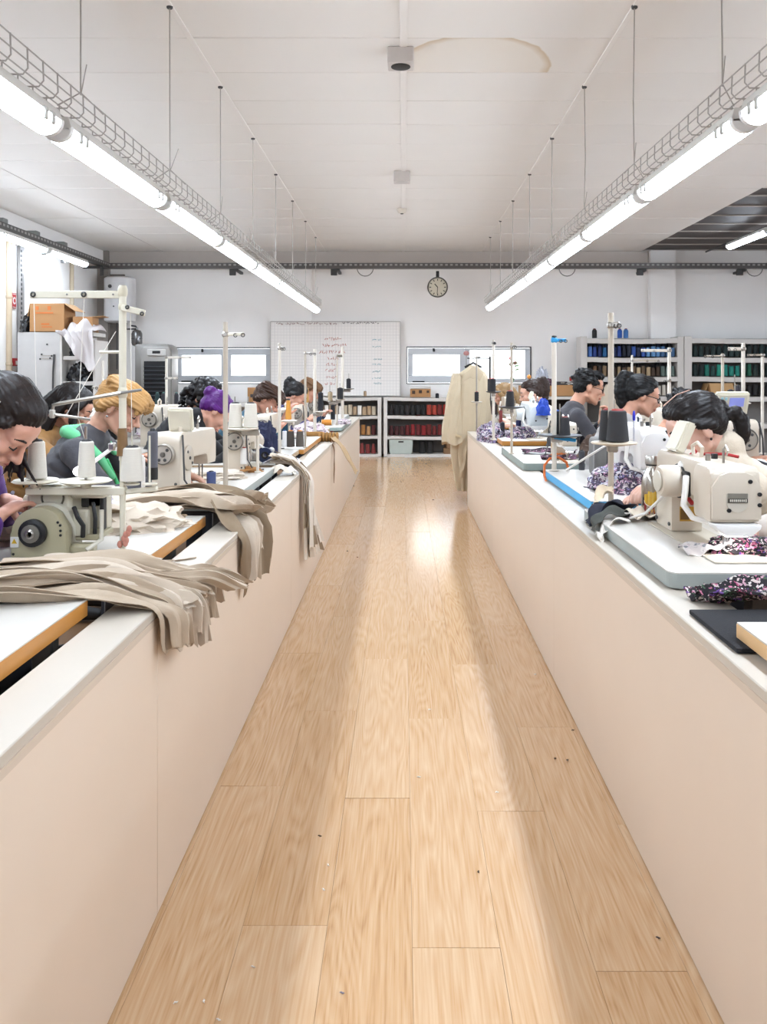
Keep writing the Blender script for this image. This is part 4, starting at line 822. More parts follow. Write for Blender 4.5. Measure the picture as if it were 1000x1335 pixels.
stand('white thread stand with short slanted arm in the second right row', 969, 4.95, 447, .011, POLEW, arms=[(455, 949, 0, .010, POLEW)], trays=[(526, -.05, .09, POLEW, (0,))])
S6 = stand('grey thread pole with wire guides in front of the dark green rack', 942, 5.6, 461, .010, POLEM, arms=[(464, 918, 0, .005, POLEM), (520, 934, 0, .006, STEEL)])
stand('far right thread pole with hooked arm', 994, 5.5, 462, .010, POLEW, arms=[(463, 974, 0, .006, POLEM)])
pcone(952.5, 508.5, 526, 8.5, 4.98, '#2a2a2f', 'black thread cone next to the cone with orange foot', 'tube'); c_ = pcone(962.5, 503, 524, 9, 4.92, '#2d2730', 'dark thread cone with a broad orange foot in the second right row', 'king', '#3a3536')
MB().lathe([(1.9, -.02), (2.0, .02), (1.5, .12), (.9, .22)], None, 20).build('orange_foot', mat('#e0672b', .5), c_)
# ---------------------------------------------------------------- people
_b = bmesh.new(); bmesh.ops.create_icosphere(_b, subdivisions=2, radius=1); _b.verts.index_update()
ICO_V = np.array([v.co[:] for v in _b.verts]); ICO_F = [tuple(v.index for v in f.verts) for f in _b.faces]; _b.free()
class BL:                                        # overlapping closed blobs that are remeshed into one skin
    def __init__(s, mx=None): s.m = MB(); s.mx = mx or MX.Identity(4)
    def e(s, c, r, rot=None):
        r = (r, r, r) if not hasattr(r, '__len__') else r
        m = s.mx @ MX.Translation(c) @ (rot.to_4x4() if rot is not None else MX.Identity(4)) @ MX.Diagonal((*r, 1))
        a = np.array(m); s.m.raw(ICO_V @ a[:3, :3].T+a[:3, 3], ICO_F); return s
    def c(s, pts, rr):
        pts = [V(p) for p in pts]; rr = rr if hasattr(rr, '__len__') else [rr]*len(pts)
        q, r2 = [pts[0]], [rr[0]]
        for a, b, ra, rb in zip(pts[:-1], pts[1:], rr[:-1], rr[1:]):
            n = max(1, int((b-a).length/(max(.6*min(ra, rb), .004))))
            for i in range(1, n+1): q.append(a.lerp(b, i/n)); r2.append(ra+(rb-ra)*i/n)
        for p, r in zip(q, r2): s.e(p, r)
        return s
def remesh(bl, vox, smooth, name, m, parent, disp=None):
    o = bl.m.build('tmp', m, None, False)
    md = o.modifiers.new('r', 'REMESH'); md.mode = 'VOXEL'; md.voxel_size = vox
    ms = o.modifiers.new('s', 'SMOOTH'); ms.factor = .5; ms.iterations = smooth
    dg = bpy.context.evaluated_depsgraph_get(); dg.update()
    me = bpy.data.meshes.new_from_object(o.evaluated_get(dg)); old = o.data; bpy.data.objects.remove(o); bpy.data.meshes.remove(old)
    n = len(me.vertices)
    if disp is not None and n:
        co = np.empty(n*3); me.vertices.foreach_get('co', co); co = co.reshape(-1, 3)
        no = np.empty(n*3); me.vertices.foreach_get('normal', no); no = no.reshape(-1, 3)
        me.vertices.foreach_set('co', (co+no*disp(co, no)[:, None]).ravel())
    me.polygons.foreach_set('use_smooth', [True]*len(me.polygons)); me.update()
    me.name = name; me.materials.clear(); me.materials.append(m)
    p = bpy.data.objects.new(name, me); COL.objects.link(p); p.parent = parent; return p
def vnoise(co, f, seed=0, st=(1, 1, 1)):         # cheap smooth numpy noise: sum of oriented sines
    g = np.random.RandomState(seed); o = np.zeros(len(co)); p = co*np.array(st)
    for k in range(7):
        d = g.normal(size=3); d /= np.linalg.norm(d); o += np.sin(p @ d*f*(.6+.25*k)+g.uniform(0, 6.28))/(1+.35*k)
    return o/3
def folds(seed, amp, f=26):
    def d(co, no):
        a = vnoise(co, f, seed); b = vnoise(co, f*1.7, seed+9)
        return amp*(1-2*np.abs(a))+amp*.4*b
    return d
def skin_mat(hexc):
    k = ('skin', hexc)
    if k not in MATS:
        m = mat(hexc, .48, 0, .07, 14, .05, 300); b = m.node_tree.nodes['Principled BSDF']
        b.inputs['Subsurface Weight'].default_value = .12; b.inputs['Subsurface Radius'].default_value = (.02, .008, .005); MATS[k] = m
    return MATS[k]
def hair_mat(hexc, var=.3): return mat(hexc, .45, 0, var, 22, .3, 70, spec=.3, stretch=(3, .6, 3))
def hand(B, wrist, d, n, curl=.5, spread=.10, side=1, sc=1.0):
    """palm and five separate fingers; d: wrist to fingers, n: out of the back of the hand, side: +1 thumb on d x n"""
    d = V(d).normalized(); n = (V(n)-d*V(n).dot(d)).normalized(); l = d.cross(n).normalized()*side; w = V(wrist); s = sc
    rot = MX((l, d, n)).transposed()
    B.e(w+d*.05*s, (.038*s, .052*s, .016*s), rot)
    B.c([w-d*.02, w+d*.02*s], [.026*s, .024*s])
    for i, (off, ln) in enumerate(((.030, .072), (.010, .082), (-.011, .076), (-.030, .060))):
        a = spread*(1.2-i*.8); p = w+d*.085*s+l*off*s; dd = (d+l*a*.6).normalized(); pts = [w+d*.05*s+l*off*.8*s, p]
        ang = 0
        for k, seg in enumerate((.45, .32, .23)):
            ang += curl*(.55+.25*k); v = dd*math.cos(ang)-n*math.sin(ang); p = p+v*ln*seg*s; pts.append(p)
        B.c(pts, [.011*s, .0098*s, .0088*s, .0082*s, .0070*s])
    b0 = w+d*.022*s+l*.028*s; t1 = b0+(d*.55+l*.75-n*.25).normalized()*.034*s; t2 = t1+(d*.85+l*.30-n*.45).normalized()*.030*s; t3 = t2+(d*.95-l*.05-n*.35).normalized()*.022*s
    B.c([b0, t1, t2, t3], [.015*s, .012*s, .0105*s, .0085*s])
def person(desc, label, head, face, pitch, back, cloth, skin, hair, style, hands, yaw=0, roll=0, vox=.008, cmat=None, hseed=1, lower='#3c3f48', neck_h=0, male=False, extra=None, glasses=False, sleeve=1.0, collar=None, hs=1.0, drop=.0):
    """head: world centre of the skull; face: world heading in degrees of the body (0 = +x, 90 = +y)"""
    f = V((math.cos(R(face)), math.sin(R(face)), 0)); P0 = V((head[0], head[1], 0))-f*back
    t = thing('person', label, 'person', (P0.x, P0.y, 0), R(face-90)); inv = (MX.Translation(P0) @ MX.Rotation(R(face-90), 4, 'Z')).inverted()
    C = inv @ V(head); RH = MX.Rotation(R(yaw), 3, 'Z') @ MX.Rotation(R(-pitch), 3, 'X') @ MX.Rotation(R(roll), 3, 'Y')
    MH = MX.Translation(C) @ RH.to_4x4() @ MX.Scale(hs, 4); GV = RH.transposed() @ V((0, 0, -1))
    up_h = RH @ V((0, 0, 1)); NB = C+RH @ V((0, -.045, -.075))*hs+V((0, -.035, -.060-neck_h))
    pel = V((0, 0, .53)); sw = .178 if male else .160
    chest_top = NB+V((0, -.015, -.042)); mid = pel.lerp(chest_top, .5)+V((0, -.06, .03))
    def spine(u): return pel*(1-u)**2+mid*2*u*(1-u)+chest_top*u*u
    def torso(B, g, hi=1.0):
        for i in range(13):
            u = i/12*hi; p = spine(u); tv = (spine(min(1, u+.05))-spine(max(0, u-.05))).normalized(); fr = V((1, 0, 0)); bk = tv.cross(fr).normalized()
            hw = np.interp(u, [0, .25, .5, .8, 1], [.175, .152, .160, .175, .125]); hd = np.interp(u, [0, .25, .5, .8, 1], [.125, .105, .118, .110, .070])
            B.e(p, (hw+g, hd+g, .07), MX((fr, -bk, tv)).transposed())
    sh = [chest_top+V((s*sw, -.01, -.045)) for s in (-1, 1)]
    arms = []
    for s, S, hp in zip((-1, 1), sh, hands):
        wv = inv @ V(hp[0]) ; v = wv-S; L_ = v.length; a, b_ = .285, .245
        if L_ > a+b_-.01: a, b_ = a*L_/(a+b_-.012), b_*L_/(a+b_-.012)
        x = (a*a-b_*b_+L_*L_)/(2*L_); h = math.sqrt(max(0, a*a-x*x)); ax = v.normalized()
        hint = V((s*.75, -.25, -.75)); hint = (hint-ax*hint.dot(ax)).normalized()
        arms.append((S, S+ax*x+hint*h, wv, hp))
    # body: one continuous skin
    B = BL(MH)
    B.e((0, -.018, .035), (.074, .093, .083)).e((0, .028, -.03), (.060, .062, .085)).e((0, .058, .035), (.058, .036, .045))
    B.c([(-.048, .0, -.06), (-.03, .045, -.088), (0, .066, -.098), (.03, .045, -.088), (.048, .0, -.06)], [.020, .019, .021, .019, .020])
    B.c([(0, .086, .018), (0, .103, -.012), (0, .113, -.030)], [.0085, .0095, .0125]).e((-.012, .099, -.034), .0095).e((.012, .099, -.034), .0095)
    B.c([(-.042, .078, .020), (0, .088, .022), (.042, .078, .020)], [.012, .012, .012])
    for s in (-1, 1): B.e((s*.038, .066, -.022), (.024, .022, .022)).e((s*.030, .080, .0), (.0145, .011, .0115)).e((s*.076, -.012, -.008), (.010, .020, .032), MX.Rotation(R(s*-18), 3, 'Z'))
    B.c([(-.020, .088, -.058), (0, .096, -.057), (.020, .088, -.058)], [.006, .008, .006]).c([(-.018, .087, -.068), (0, .094, -.069), (.018, .087, -.068)], [.006, .0085, .006])
    B.mx = MX.Identity(4)
    B.c([C+RH @ V((0, -.03, -.035))*hs, NB, chest_top], [.056, .054, .062] if male else [.049, .047, .056])
    torso(B, -.012)
    for S, E, Wr, hp in arms:
        B.c([chest_top+V((0, 0, -.03)), S], [.055, .050]).c([S, E], [.047, .037]).c([E, E.lerp(Wr, .35), Wr], [.038, .036, .026])
    for i, (S, E, Wr, hp) in enumerate(arms):
        dd = inv.to_3x3() @ V(hp[1]) if len(hp) > 1 else (Wr-E); nn = inv.to_3x3() @ V(hp[2]) if len(hp) > 2 else V((0, 0, 1))
        hand(B, Wr, dd, nn, hp[3] if len(hp) > 3 else .6, .12, -1 if i else 1, hp[4] if len(hp) > 4 else 1.0)
    legs = []
    for s in (-1, 1):
        hip = pel+V((s*.09, .02, -.02)); kn = V((s*.13, .40, .50)); an = V((s*.13, .36, .085)); legs.append((hip, kn, an))
        B.c([hip, kn], [.078, .055]).c([kn, kn.lerp(an, .3), an], [.054, .053, .034]).c([an+V((0, -.03, -.045)), V((an.x, .46, .03))], [.036, .028])
    sk = skin_mat(skin)
    remesh(B, vox, 2, 'body', sk, t)
    # face details
    lp = BL(MH); lp.c([(-.023, .0865, -.0615), (0, .0985, -.060), (.023, .0865, -.0615)], [.0035, .006, .0035]).c([(-.019, .087, -.067), (0, .096, -.0685), (.019, .087, -.067)], [.0035, .006, .0035])
    lp.m.build('lips', mat('#b5655c', .4), t)
    br = BL(MH); ey = BL(MH)
    for s in (-1, 1):
        br.c([(s*.016, .0935, .029), (s*.032, .0905, .034), (s*.05, .078, .028)], [.003, .0034, .002])
        ey.c([(s*.019, .0890, .0), (s*.031, .0915, -.0045), (s*.044, .083, -.001)], [.0022, .0032, .0022])
    br.m.build('eyebrow', hair_mat(hair), t); ey.m.build('eyelash', mat('#2a201d', .5), t)
    if glasses:
        gl = MB()
        for s in (-1, 1):
            gl.tube([MH @ V((s*.034+.024*math.cos(a), .101-abs(math.cos(a))*.002-.006*(math.cos(a)*s > 0), -.002+.018*math.sin(a))) for a in [k*math.pi/8 for k in range(17)]], .0024, 6)
            gl.tube([MH @ V((s*.056, .094, .002)), MH @ V((s*.078, .04, .004)), MH @ V((s*.079, -.005, .004))], .0024, 6)
        gl.tube([MH @ V((-.011, .1, .002)), MH @ V((0, .104, .004)), MH @ V((.011, .1, .002))], .0024, 6); gl.build('glasses', BLACK, t)
    # hair
    HB = BL(MH); r_ = random.Random(hseed)
    if style in ('pony', 'high_pony', 'bun'):
        HB.e((0, -.030, .046), (.080, .098, .084)).e((0, .012, .075), (.066, .066, .052)).e((0, -.06, .01), (.070, .062, .075))
        HB.c([(-.066, .032, .045), (-.076, .0, .02), (-.072, -.04, .0)], [.014, .018, .02]).c([(.066, .032, .045), (.076, .0, .02), (.072, -.04, .0)], [.014, .018, .02])
        if style == 'pony': HB.e((0, -.118, .03), (.026, .024, .026)); q = V((0, -.118, -.005)); BK = (V((0, -1, 0))+GV*.25).normalized(); HB.c([q, q+BK*.035, q+BK*.055+GV*.03, q+BK*.065+GV*.075, q+BK*.065+GV*.125], [.020, .028, .030, .026, .008])
        if style == 'high_pony': HB.e((0, -.10, .10), (.026, .026, .026)); q = V((0, -.10, .095)); BK = (V((0, -1, .1))+GV*.2).normalized(); HB.c([q, q+BK*.035, q+BK*.055+GV*.04, q+BK*.058+GV*.10, q+BK*.052+GV*.16, q+BK*.045+GV*.21], [.024, .034, .040, .042, .036, .012])
        if style == 'bun': HB.e((0, -.12, .05), (.042, .036, .042))
    elif style == 'long':
        HB.e((0, -.028, .046), (.082, .100, .086)).e((0, .012, .075), (.068, .066, .052))
        for s in (-1, 1):
            q = V((s*.080, .02, .0)); HB.c([(s*.05, .045, .08), (s*.078, .035, .03), q, q+GV*.08, q+GV*.16+V((0, .02, 0)), q+GV*.24], [.02, .024, .024, .024, .02, .006])
            HB.c([(s*.07, -.03, .02), (s*.08, -.05, -.08), (s*.08, -.04, -.18), (s*.07, -.01, -.27)], [.03, .034, .032, .012])
        HB.c([(0, -.09, .03), (0, -.11, -.06), (0, -.10, -.18)], [.05, .055, .04])
    elif style == 'tied_strands':
        HB.e((0, -.028, .046), (.082, .100, .088)).e((0, .014, .078), (.067, .064, .050)).e((0, -.07, .0), (.072, .06, .08))
        for s in (-1, 1): HB.c([(s*.066, .036, .045), (s*.078, .0, .01), (s*.072, -.05, -.02)], [.015, .02, .025])
        for k in range(8): x = -.050+r_.uniform(-.01, .02); y = r_.uniform(.03, .085); q = V((x, y, -.02)); BK = RH.transposed() @ V((0, 1, 0)); e_ = -.055+.014*k; l_ = r_.uniform(.085, .135); HB.c([V((x, .03, .02)), q, q+GV*l_*.35+BK*e_*.3, q+GV*l_*.7+BK*e_*.7, q+GV*l_+BK*(e_*1.1+r_.uniform(-.008, .008))], [.010, .007, .0062, .0052, .003])
    elif style == 'short':
        HB.e((0, -.032, .048), (.082, .098, .084)).e((0, .028, .092), (.064, .062, .036)).e((0, -.06, .0), (.074, .058, .07))
        for k in range(26):
            a = r_.uniform(0, 6.28); z = r_.uniform(.03, .11); q = math.sqrt(max(.05, 1-((z-.045)/.09)**2)); p = V((.074*q*math.cos(a), -.03+.09*q*math.sin(a), z))
            if p.y > .05 and z < .075: continue
            HB.e(p, (.020, .026, .016))
    elif style == 'swept':
        HB.e((0, -.030, .040), (.080, .098, .082)).e((0, -.06, .0), (.074, .06, .07))
        for k in range(14):
            a = -1+2*k/13; HB.c([(a*.05, -.075, .095), (a*.066+.006, .01, .110-abs(a)*.03), (a*.072+.010, .080, .098-abs(a)*.035), (a*.074+.016, .108, .066-abs(a)*.02+.012*(k % 3)), (a*.074+.02, .100, .044-abs(a)*.02)], [.026, .025, .022+.004*(k % 2), .016, .007])
        for s in (-1, 1): HB.c([(s*.074, .015, .04), (s*.080, -.02, .015), (s*.076, -.055, -.02)], [.016, .02, .024])
    elif style == 'curly':
        HB.e((0, -.035, .05), (.10, .11, .10))
        for k in range(150):
            d = V((r_.gauss(0, 1), r_.gauss(0, 1), r_.gauss(.3, 1))).normalized(); p = V((d.x*.105, -.035+d.y*.115, .035+d.z*.105))
            if p.y > .06 and p.z < .07: continue
            HB.e(p, r_.uniform(.014, .024))
        for k in range(60): p = V((r_.uniform(-.11, .11), r_.uniform(-.13, -.02), r_.uniform(-.18, .0))); HB.e(p, r_.uniform(.016, .028))
    fq = {'curly': 0}.get(style, 1)
    Ci = np.array(C[:]); RI = np.array(RH.transposed())
    amp_ = 2.0 if style in ('swept', 'short') else 1.0
    def hd(co, no):
        l = (co-Ci) @ RI.T; a = np.arctan2(l[:, 2]-.02, l[:, 0]) if style != 'long' else np.arctan2(l[:, 0], l[:, 1]+.03)
        a = a+.10*vnoise(l, 25, hseed)
        return amp_*(.0016*np.sin(a*34)+.0012*np.sin(a*61+1)) if fq else .004*vnoise(l, 130, hseed)
    remesh(HB, min(vox, .0065), 1 if style != 'curly' else 0, 'hair', hair_mat(hair), t, hd)
    # clothing: sweater over torso and arms, trousers, shoes
    CB = BL(); torso(CB, .008)
    for S, E, Wr, hp in arms:
        e2 = E.lerp(Wr, .90*sleeve); CB.c([chest_top+V((0, -.0, -.035)), S], [.066, .062]).c([S, E], [.060, .050]).c([E, E.lerp(e2, .5), e2], [.051, .046, .036])
    CB.c([NB+V((0, -.02, -.07)), NB+V((0, -.015, -.03))], [.076, .062])
    if collar == 'high': CB.c([NB+V((0, -.01, -.06)), NB+V((0, -.002, .035))], [.080, .066])
    if collar == 'hood': CB.c([NB+V((-.09, -.01, -.05)), NB+V((-.08, -.07, -.02)), NB+V((0, -.105, -.03)), NB+V((.08, -.07, -.02)), NB+V((.09, -.01, -.05))], [.04, .05, .058, .05, .04])
    remesh(CB, max(vox, .007), 4, 'sweater', cmat or mat(cloth, .9, 0, .10, 12, .25, 160, sheen=.1), t, folds(hseed, .005))
    TB = BL(); TB.e(pel+V((0, 0, -.01)), (.185, .135, .11))
    for hip, kn, an in legs: TB.c([hip, kn], [.092, .068]).c([kn, an], [.066, .050])
    remesh(TB, .012, 3, 'trousers', mat(lower, .9), t)
    for hip, kn, an in legs:
        SB = BL(); SB.c([an+V((0, -.045, -.035)), V((an.x, .40, .04)), V((an.x, .48, .032))], [.046, .042, .032]); remesh(SB, .012, 2, 'shoe', mat('#2d2b2c', .6), t)
    st = thing('work_stool', 'grey work stool under the %s' % desc, 'stool', (P0.x-f.x*.03, P0.y-f.y*.03, 0), R(face-90), 'work stools')
    MB().lathe([(.12, .375), (.16, .385), (.165, .40), (.15, .415), (.05, .418)], None, 20).build('seat', DGREY, st); MB().cyl((0, 0, .04), (0, 0, .38), .025, n=10).build('post', STEEL, st)
    bs = MB()
    for k in range(5): a = k*2*math.pi/5+.3; bs.cyl((0, 0, .05), (.2*math.cos(a), .2*math.sin(a), .02), .018, .012, 8)
    bs.build('base', BLACK, st)
    if extra: extra(t, C, RH, NB, chest_top, sh, arms, spine, MH)
    return t
def hc(px, py, Y): p = at(px, py, Y); return (p.x, p.y, p.z)
EAST, WEST = 0, 180
# 1 near-left woman in purple
def hairclip(t, C, RH, NB, ct, sh, arms, sp, MH):
    MB().tube([MH @ V((.088, -.02, .075)), MH @ V((.094, -.005, .035))], .007, 8).build('hair_clip', WHITE, t)
    m = MB()
    for s in (-1, 1):
        S, E, Wr, hp = arms[(s+1)//2]; m.tube([S.lerp(E, q)+V((s*.045, 0, .04)) for q in (0, .5, 1)]+[E.lerp(Wr, q)+V((s*.03, 0, .045)) for q in (.3, .8)], .006, 6)
    m.build('grey_piping', mat('#8d8a93', .8), t)
def purple_mat():
    m = mat('#5b2483', .8, 0, .25, 7, .2, 140, sheen=.1); return m
person('woman in purple at the near left', 'dark haired woman in a purple sweater bending over the overlock machine', hc(3, 550, 2.33), EAST, 52, .42, '#5b2483', '#dba893', '#2c201c', 'tied_strands', [((-1.17, 2.52, .92), (.8, -.1, -.2), (0, 0, 1), .6), ((-1.135, 2.345, .905), (.42, .72, .36), (-.25, -.35, .9), .8, .9)], yaw=-8, vox=.0052, hseed=3, extra=hairclip, cmat=purple_mat())
# 2 blonde woman with the grey hoodie and green hood
def greenhood(t, C, RH, NB, ct, sh, arms, sp, MH):
    g = BL(); g.c([NB+V((-.105, .055, -.11)), NB+V((-.105, -.0, -.045)), NB+V((-.085, -.085, -.005)), NB+V((0, -.125, -.01)), NB+V((.085, -.085, -.005)), NB+V((.108, .0, -.045)), NB+V((.105, .06, -.115)), NB+V((.085, .11, -.20))], [.014, .020, .028, .032, .028, .022, .018, .014])
    remesh(g, .007, 3, 'green_hood_lining', mat('#7fd6a0', .85, bump=.2), t, folds(5, .004))
    z = BL(); z.c([NB+V((.07, .08, -.13)), NB+V((.06, .13, -.25)), NB+V((.05, .14, -.36))], .010); remesh(z, .006, 2, 'green_zip_band', mat('#62cf8c', .8), t)
    MB().sph(MH @ V((.082, -.005, -.045)), .006, 8).build('earring', CHROME, t)
person('blonde woman', 'short haired blonde woman in a grey hoodie with bright green hood lining', hc(156, 531, 3.80), EAST, 31, .36, '#56555a', '#dcae97', '#c39a66', 'swept', [((-1.02, 3.86, .86), (.8, .1, -.3)), ((-1.03, 3.66, .85), (.8, .2, -.3))], vox=.006, hseed=7, extra=greenhood, roll=0, collar=None)
# 3 woman with long dark hair and brown vest
person('woman with the brown vest', 'woman with long dark hair in a tan vest partly hidden behind the blonde woman', hc(95, 531, 4.62), EAST, 34, .30, '#a8804f', '#d8a58c', '#231b19', 'long', [((-1.5, 4.75, .84),), ((-1.5, 4.5, .84),)], yaw=10, hseed=9)
# 4 curly black hair, 5 purple hair
person('curly haired woman', 'woman with a mass of curly black hair in a black sweater', hc(268, 522, 5.95), EAST, 45, .42, '#1c1a1e', '#c99a82', '#1d1718', 'curly', [((-1.14, 6.02, .86),), ((-1.16, 5.8, .86),)], yaw=-25, hseed=4)
person('woman with purple hair', 'woman with bright purple hair tied back and black top bending down', hc(281, 537, 5.22), EAST, 52, .38, '#1b191d', '#d9a892', '#5f2278', 'bun', [((-.98, 5.3, .86),), ((-1.02, 5.06, .86),)], yaw=22, hseed=6, vox=.007, collar='high')
person('woman in teal', 'woman with short wavy brown hair in a teal sweater', hc(348, 521, 6.6), EAST, 35, .40, '#22566b', '#d6a189', '#4a3326', 'swept', [((-.93, 6.62, .98), (.3, .2, .6)), ((-.95, 6.42, .90),)], hseed=12)
person('woman with the dark ponytail', 'woman with dark hair in a ponytail and purple navy top on the left row', hc(386, 516, 7.9), EAST, 34, .40, '#3a3263', '#d9a68e', '#1f1a1b', 'high_pony', [((-.86, 7.95, .88),), ((-.88, 7.75, .88),)], hseed=14)
person('farthest woman on the left', 'woman with light brown hair in a dark blue top farthest on the left row', hc(403, 509, 9.0), EAST, 28, .40, '#233a5a', '#d9a48d', '#7a5a3c', 'swept', [((-.86, 9.1, .88),), ((-.88, 8.85, .88),)], hseed=15)
# right hand row facing the aisle
def beige_extra(t, C, RH, NB, ct, sh, arms, sp, MH):
    MB().sph(MH @ V((-.086, -.008, -.038)), .005, 8).sph(MH @ V((.086, -.008, -.038)), .005, 8).build('earring', BLACK, t)
    p = MB().tube([MH @ V((.018, .062, .122)), MH @ V((.022, .0, .136)), MH @ V((.02, -.05, .130))], .0022, 6); p.build('hair_parting', skin_mat('#e0b7a5'), t)
person('dark haired woman in beige', 'woman with a long dark ponytail in a beige jacket bending towards the big machine', hc(907, 559, 3.02), WEST, 27, .40, '#d9cbb8', '#e2b7a4', '#211918', 'pony', [((.98, 3.2, .90), (-.9, -.2, -.3), (0, 0, 1), .7), ((1.02, 3.38, .83), (-.95, -.1, -.1), (0, .1, 1), .35)], vox=.0058, hseed=21, collar='high', extra=beige_extra)
def cream_extra(t, C, RH, NB, ct, sh, arms, sp, MH): MB().box(MH @ V((0, -.02, .15)), (.035, .035, .04), None, .012).build('orange_hair_clip', mat('#e39a4a', .5), t)
person('woman in cream', 'woman with brown ponytail and orange hair clip in a cream top', hc(693, 513, 7.6), WEST, 16, .34, '#e6ddcf', '#dcae98', '#3b2a22', 'high_pony', [((.96, 7.55, .86),), ((.96, 7.4, .86),)], hseed=22, extra=cream_extra)
person('farthest woman on the right', 'farthest woman on the right with dark blonde hair', hc(656, 515, 9.1), WEST, 22, .34, '#cfc5b6', '#dcae98', '#a1845f', 'long', [((.92, 9.2, .86),), ((.92, 8.9, .86),)], hseed=23)
# second right row, facing away from the aisle
person('man with glasses', 'dark haired man with glasses in a charcoal sweater', hc(768, 505, 6.33), EAST, 13, .22, '#46444a', '#d8a68d', '#191718', 'short', [((1.495, 6.40, .94), (.35, -.1, .8), (.6, 0, -.2), 1.0), ((1.475, 6.22, .95), (.35, .2, .8), (.6, 0, -.2), 1.0)], hseed=31, hs=1.05, male=True, glasses=True)
person('woman with glasses', 'woman with black ponytail and glasses in a light grey sweater', hc(837, 516, 4.77), EAST, 15, .22, '#aeaaa8', '#d9a78f', '#141315', 'high_pony', [((1.70, 4.84, .90),), ((1.69, 4.66, .90),)], hs=.94, hseed=32, glasses=True)
def stripes():
    m, nt, b = nodes('striped_jersey'); L = nt.links.new; tc = N(nt, 'ShaderNodeTexCoord'); sp = N(nt, 'ShaderNodeSeparateXYZ'); L(tc.outputs['Object'], sp.inputs[0])
    ad = N(nt, 'ShaderNodeMath', operation='MULTIPLY_ADD'); ad.inputs[1].default_value = .35; L(sp.outputs[1], ad.inputs[0]); L(sp.outputs[2], ad.inputs[2])
    md = N(nt, 'ShaderNodeMath', operation='PINGPONG'); md.inputs[1].default_value = .026; L(ad.outputs[0], md.inputs[0])
    lt = N(nt, 'ShaderNodeMath', operation='LESS_THAN'); lt.inputs[1].default_value = .0055; L(md.outputs[0], lt.inputs[0])
    mx = N(nt, 'ShaderNodeMixRGB'); mx.inputs[1].default_value = lin('#2b2a2e'); mx.inputs[2].default_value = lin('#e9e6e3'); L(lt.outputs[0], mx.inputs[0]); L(mx.outputs[0], b.inputs['Base Color']); b.inputs['Roughness'].default_value = .9; return m
person('person in stripes', 'person in a black and white striped top hidden behind the dark haired woman in beige', hc(893, 546, 4.1), EAST, 40, .22, '#2b2a2e', '#d8a68d', '#1c1819', 'short', [((1.72, 4.2, .88),), ((1.70, 3.98, .88),)], hseed=33, cmat=stripes())
person('person beyond the right border', 'person at the right border whose hands guide flowered cloth at the big machine', (1.47, 2.42, 1.22), WEST, 35, .34, '#d8cfc6', '#e6bfae', '#3a2a24', 'bun', [((1.10, 2.42, .835), (-.8, .3, -.35), (0, 0, 1), .5), ((1.06, 2.56, .83), (-.85, -.15, -.3), (0, 0, 1), .6)], vox=.0055, hseed=41)
# ---------------------------------------------------------------- cloth
def crom(pts, n):
    P = [V(p) for p in pts]; P = [P[0]*2-P[1]]+P+[P[-1]*2-P[-2]]; out = []; k = len(P)-3
    for i in range(n):
        u = i/(n-1)*k; j = min(int(u), k-1); t = u-j; a, b, c, d = P[j:j+4]
        out.append(.5*((2*b)+(c-a)*t+(2*a-5*b+4*c-d)*t*t+(3*b-a-3*c+d)*t**3))
    return out
def strip(pts, w0, w1, label, m, seed, group=None, cat='fabric strip', name='fabric_strip', curl=.02, n=22, th=.002, k=7, noise_=.006, taper=None, wk=0, ruf=0):
    """a band of cloth along pts; w0, w1: half-width vectors at both ends"""
    g = random.Random(seed); c = crom(pts, n); w0, w1 = V(w0), V(w1); top = []; ph = [g.uniform(0, 6.28) for _ in range(4)]
    for i, p in enumerate(c):
        u = i/(n-1); t = (c[min(i+1, n-1)]-c[max(i-1, 0)]).normalized(); w = w0.lerp(w1, u); nn = t.cross(w).normalized()
        if nn.z < -.2: nn = -nn
        wf = 1+.10*math.sin(5*u+ph[0])
        if taper and u > 1-taper: wf *= max(.12, (1-u)/taper)
        for j in range(k):
            v = 2*j/(k-1)-1
            off = curl*(math.sin(2.6*v+ph[1]+3*u*(1+wk))*.5+.25*math.sin(5*v+ph[2]+2*u))+noise_*math.sin(14*u+ph[3]+2*v)+ruf*max(0, u-.45)*(1-.5*max(0, u-.9)*10)*math.sin(6.5*v+ph[2]+7*u)
            top.append(p+w*v*wf+nn*off+(t*g.uniform(-.006, .012) if i in (0, n-1) else V((0, 0, 0))))
    N_ = n*k; nr = []
    for i in range(n):
        for j in range(k):
            a = top[min(i+1, n-1)*k+j]-top[max(i-1, 0)*k+j]; b = top[i*k+min(j+1, k-1)]-top[i*k+max(j-1, 0)]; q = a.cross(b)
            nr.append(q.normalized() if q.length > 1e-9 else V((0, 0, 1)))
    vs = top+[p-q*th for p, q in zip(top, nr)]; fs = []
    for i in range(n-1):
        for j in range(k-1):
            a = i*k+j; fs.append((a, a+1, a+k+1, a+k)); fs.append((N_+a, N_+a+k, N_+a+k+1, N_+a+1))
        fs.append((i*k, (i+1)*k, N_+(i+1)*k, N_+i*k)); fs.append((i*k+k-1, N_+i*k+k-1, N_+(i+1)*k+k-1, (i+1)*k+k-1))
    for j in range(k-1): fs.append((j, N_+j, N_+j+1, j+1)); q = (n-1)*k+j; fs.append((q, q+1, N_+q+1, N_+q))
    b = bmesh.new(); vv = [b.verts.new(p) for p in vs]; [b.faces.new([vv[i] for i in f]) for f in fs]; bmesh.ops.recalc_face_normals(b, faces=b.faces[:])
    o = MB().bm(b).build(name, m); return tag(o, label, cat, group)
KH = [mat(h, .9, 0, .07, 20, .25, 500) for h in ('#ccbcaa', '#c2b19d', '#d5c7b6', '#b7a590')]
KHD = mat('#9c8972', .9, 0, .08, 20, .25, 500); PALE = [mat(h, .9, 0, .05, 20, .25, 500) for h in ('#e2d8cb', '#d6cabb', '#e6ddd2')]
g = random.Random(8)
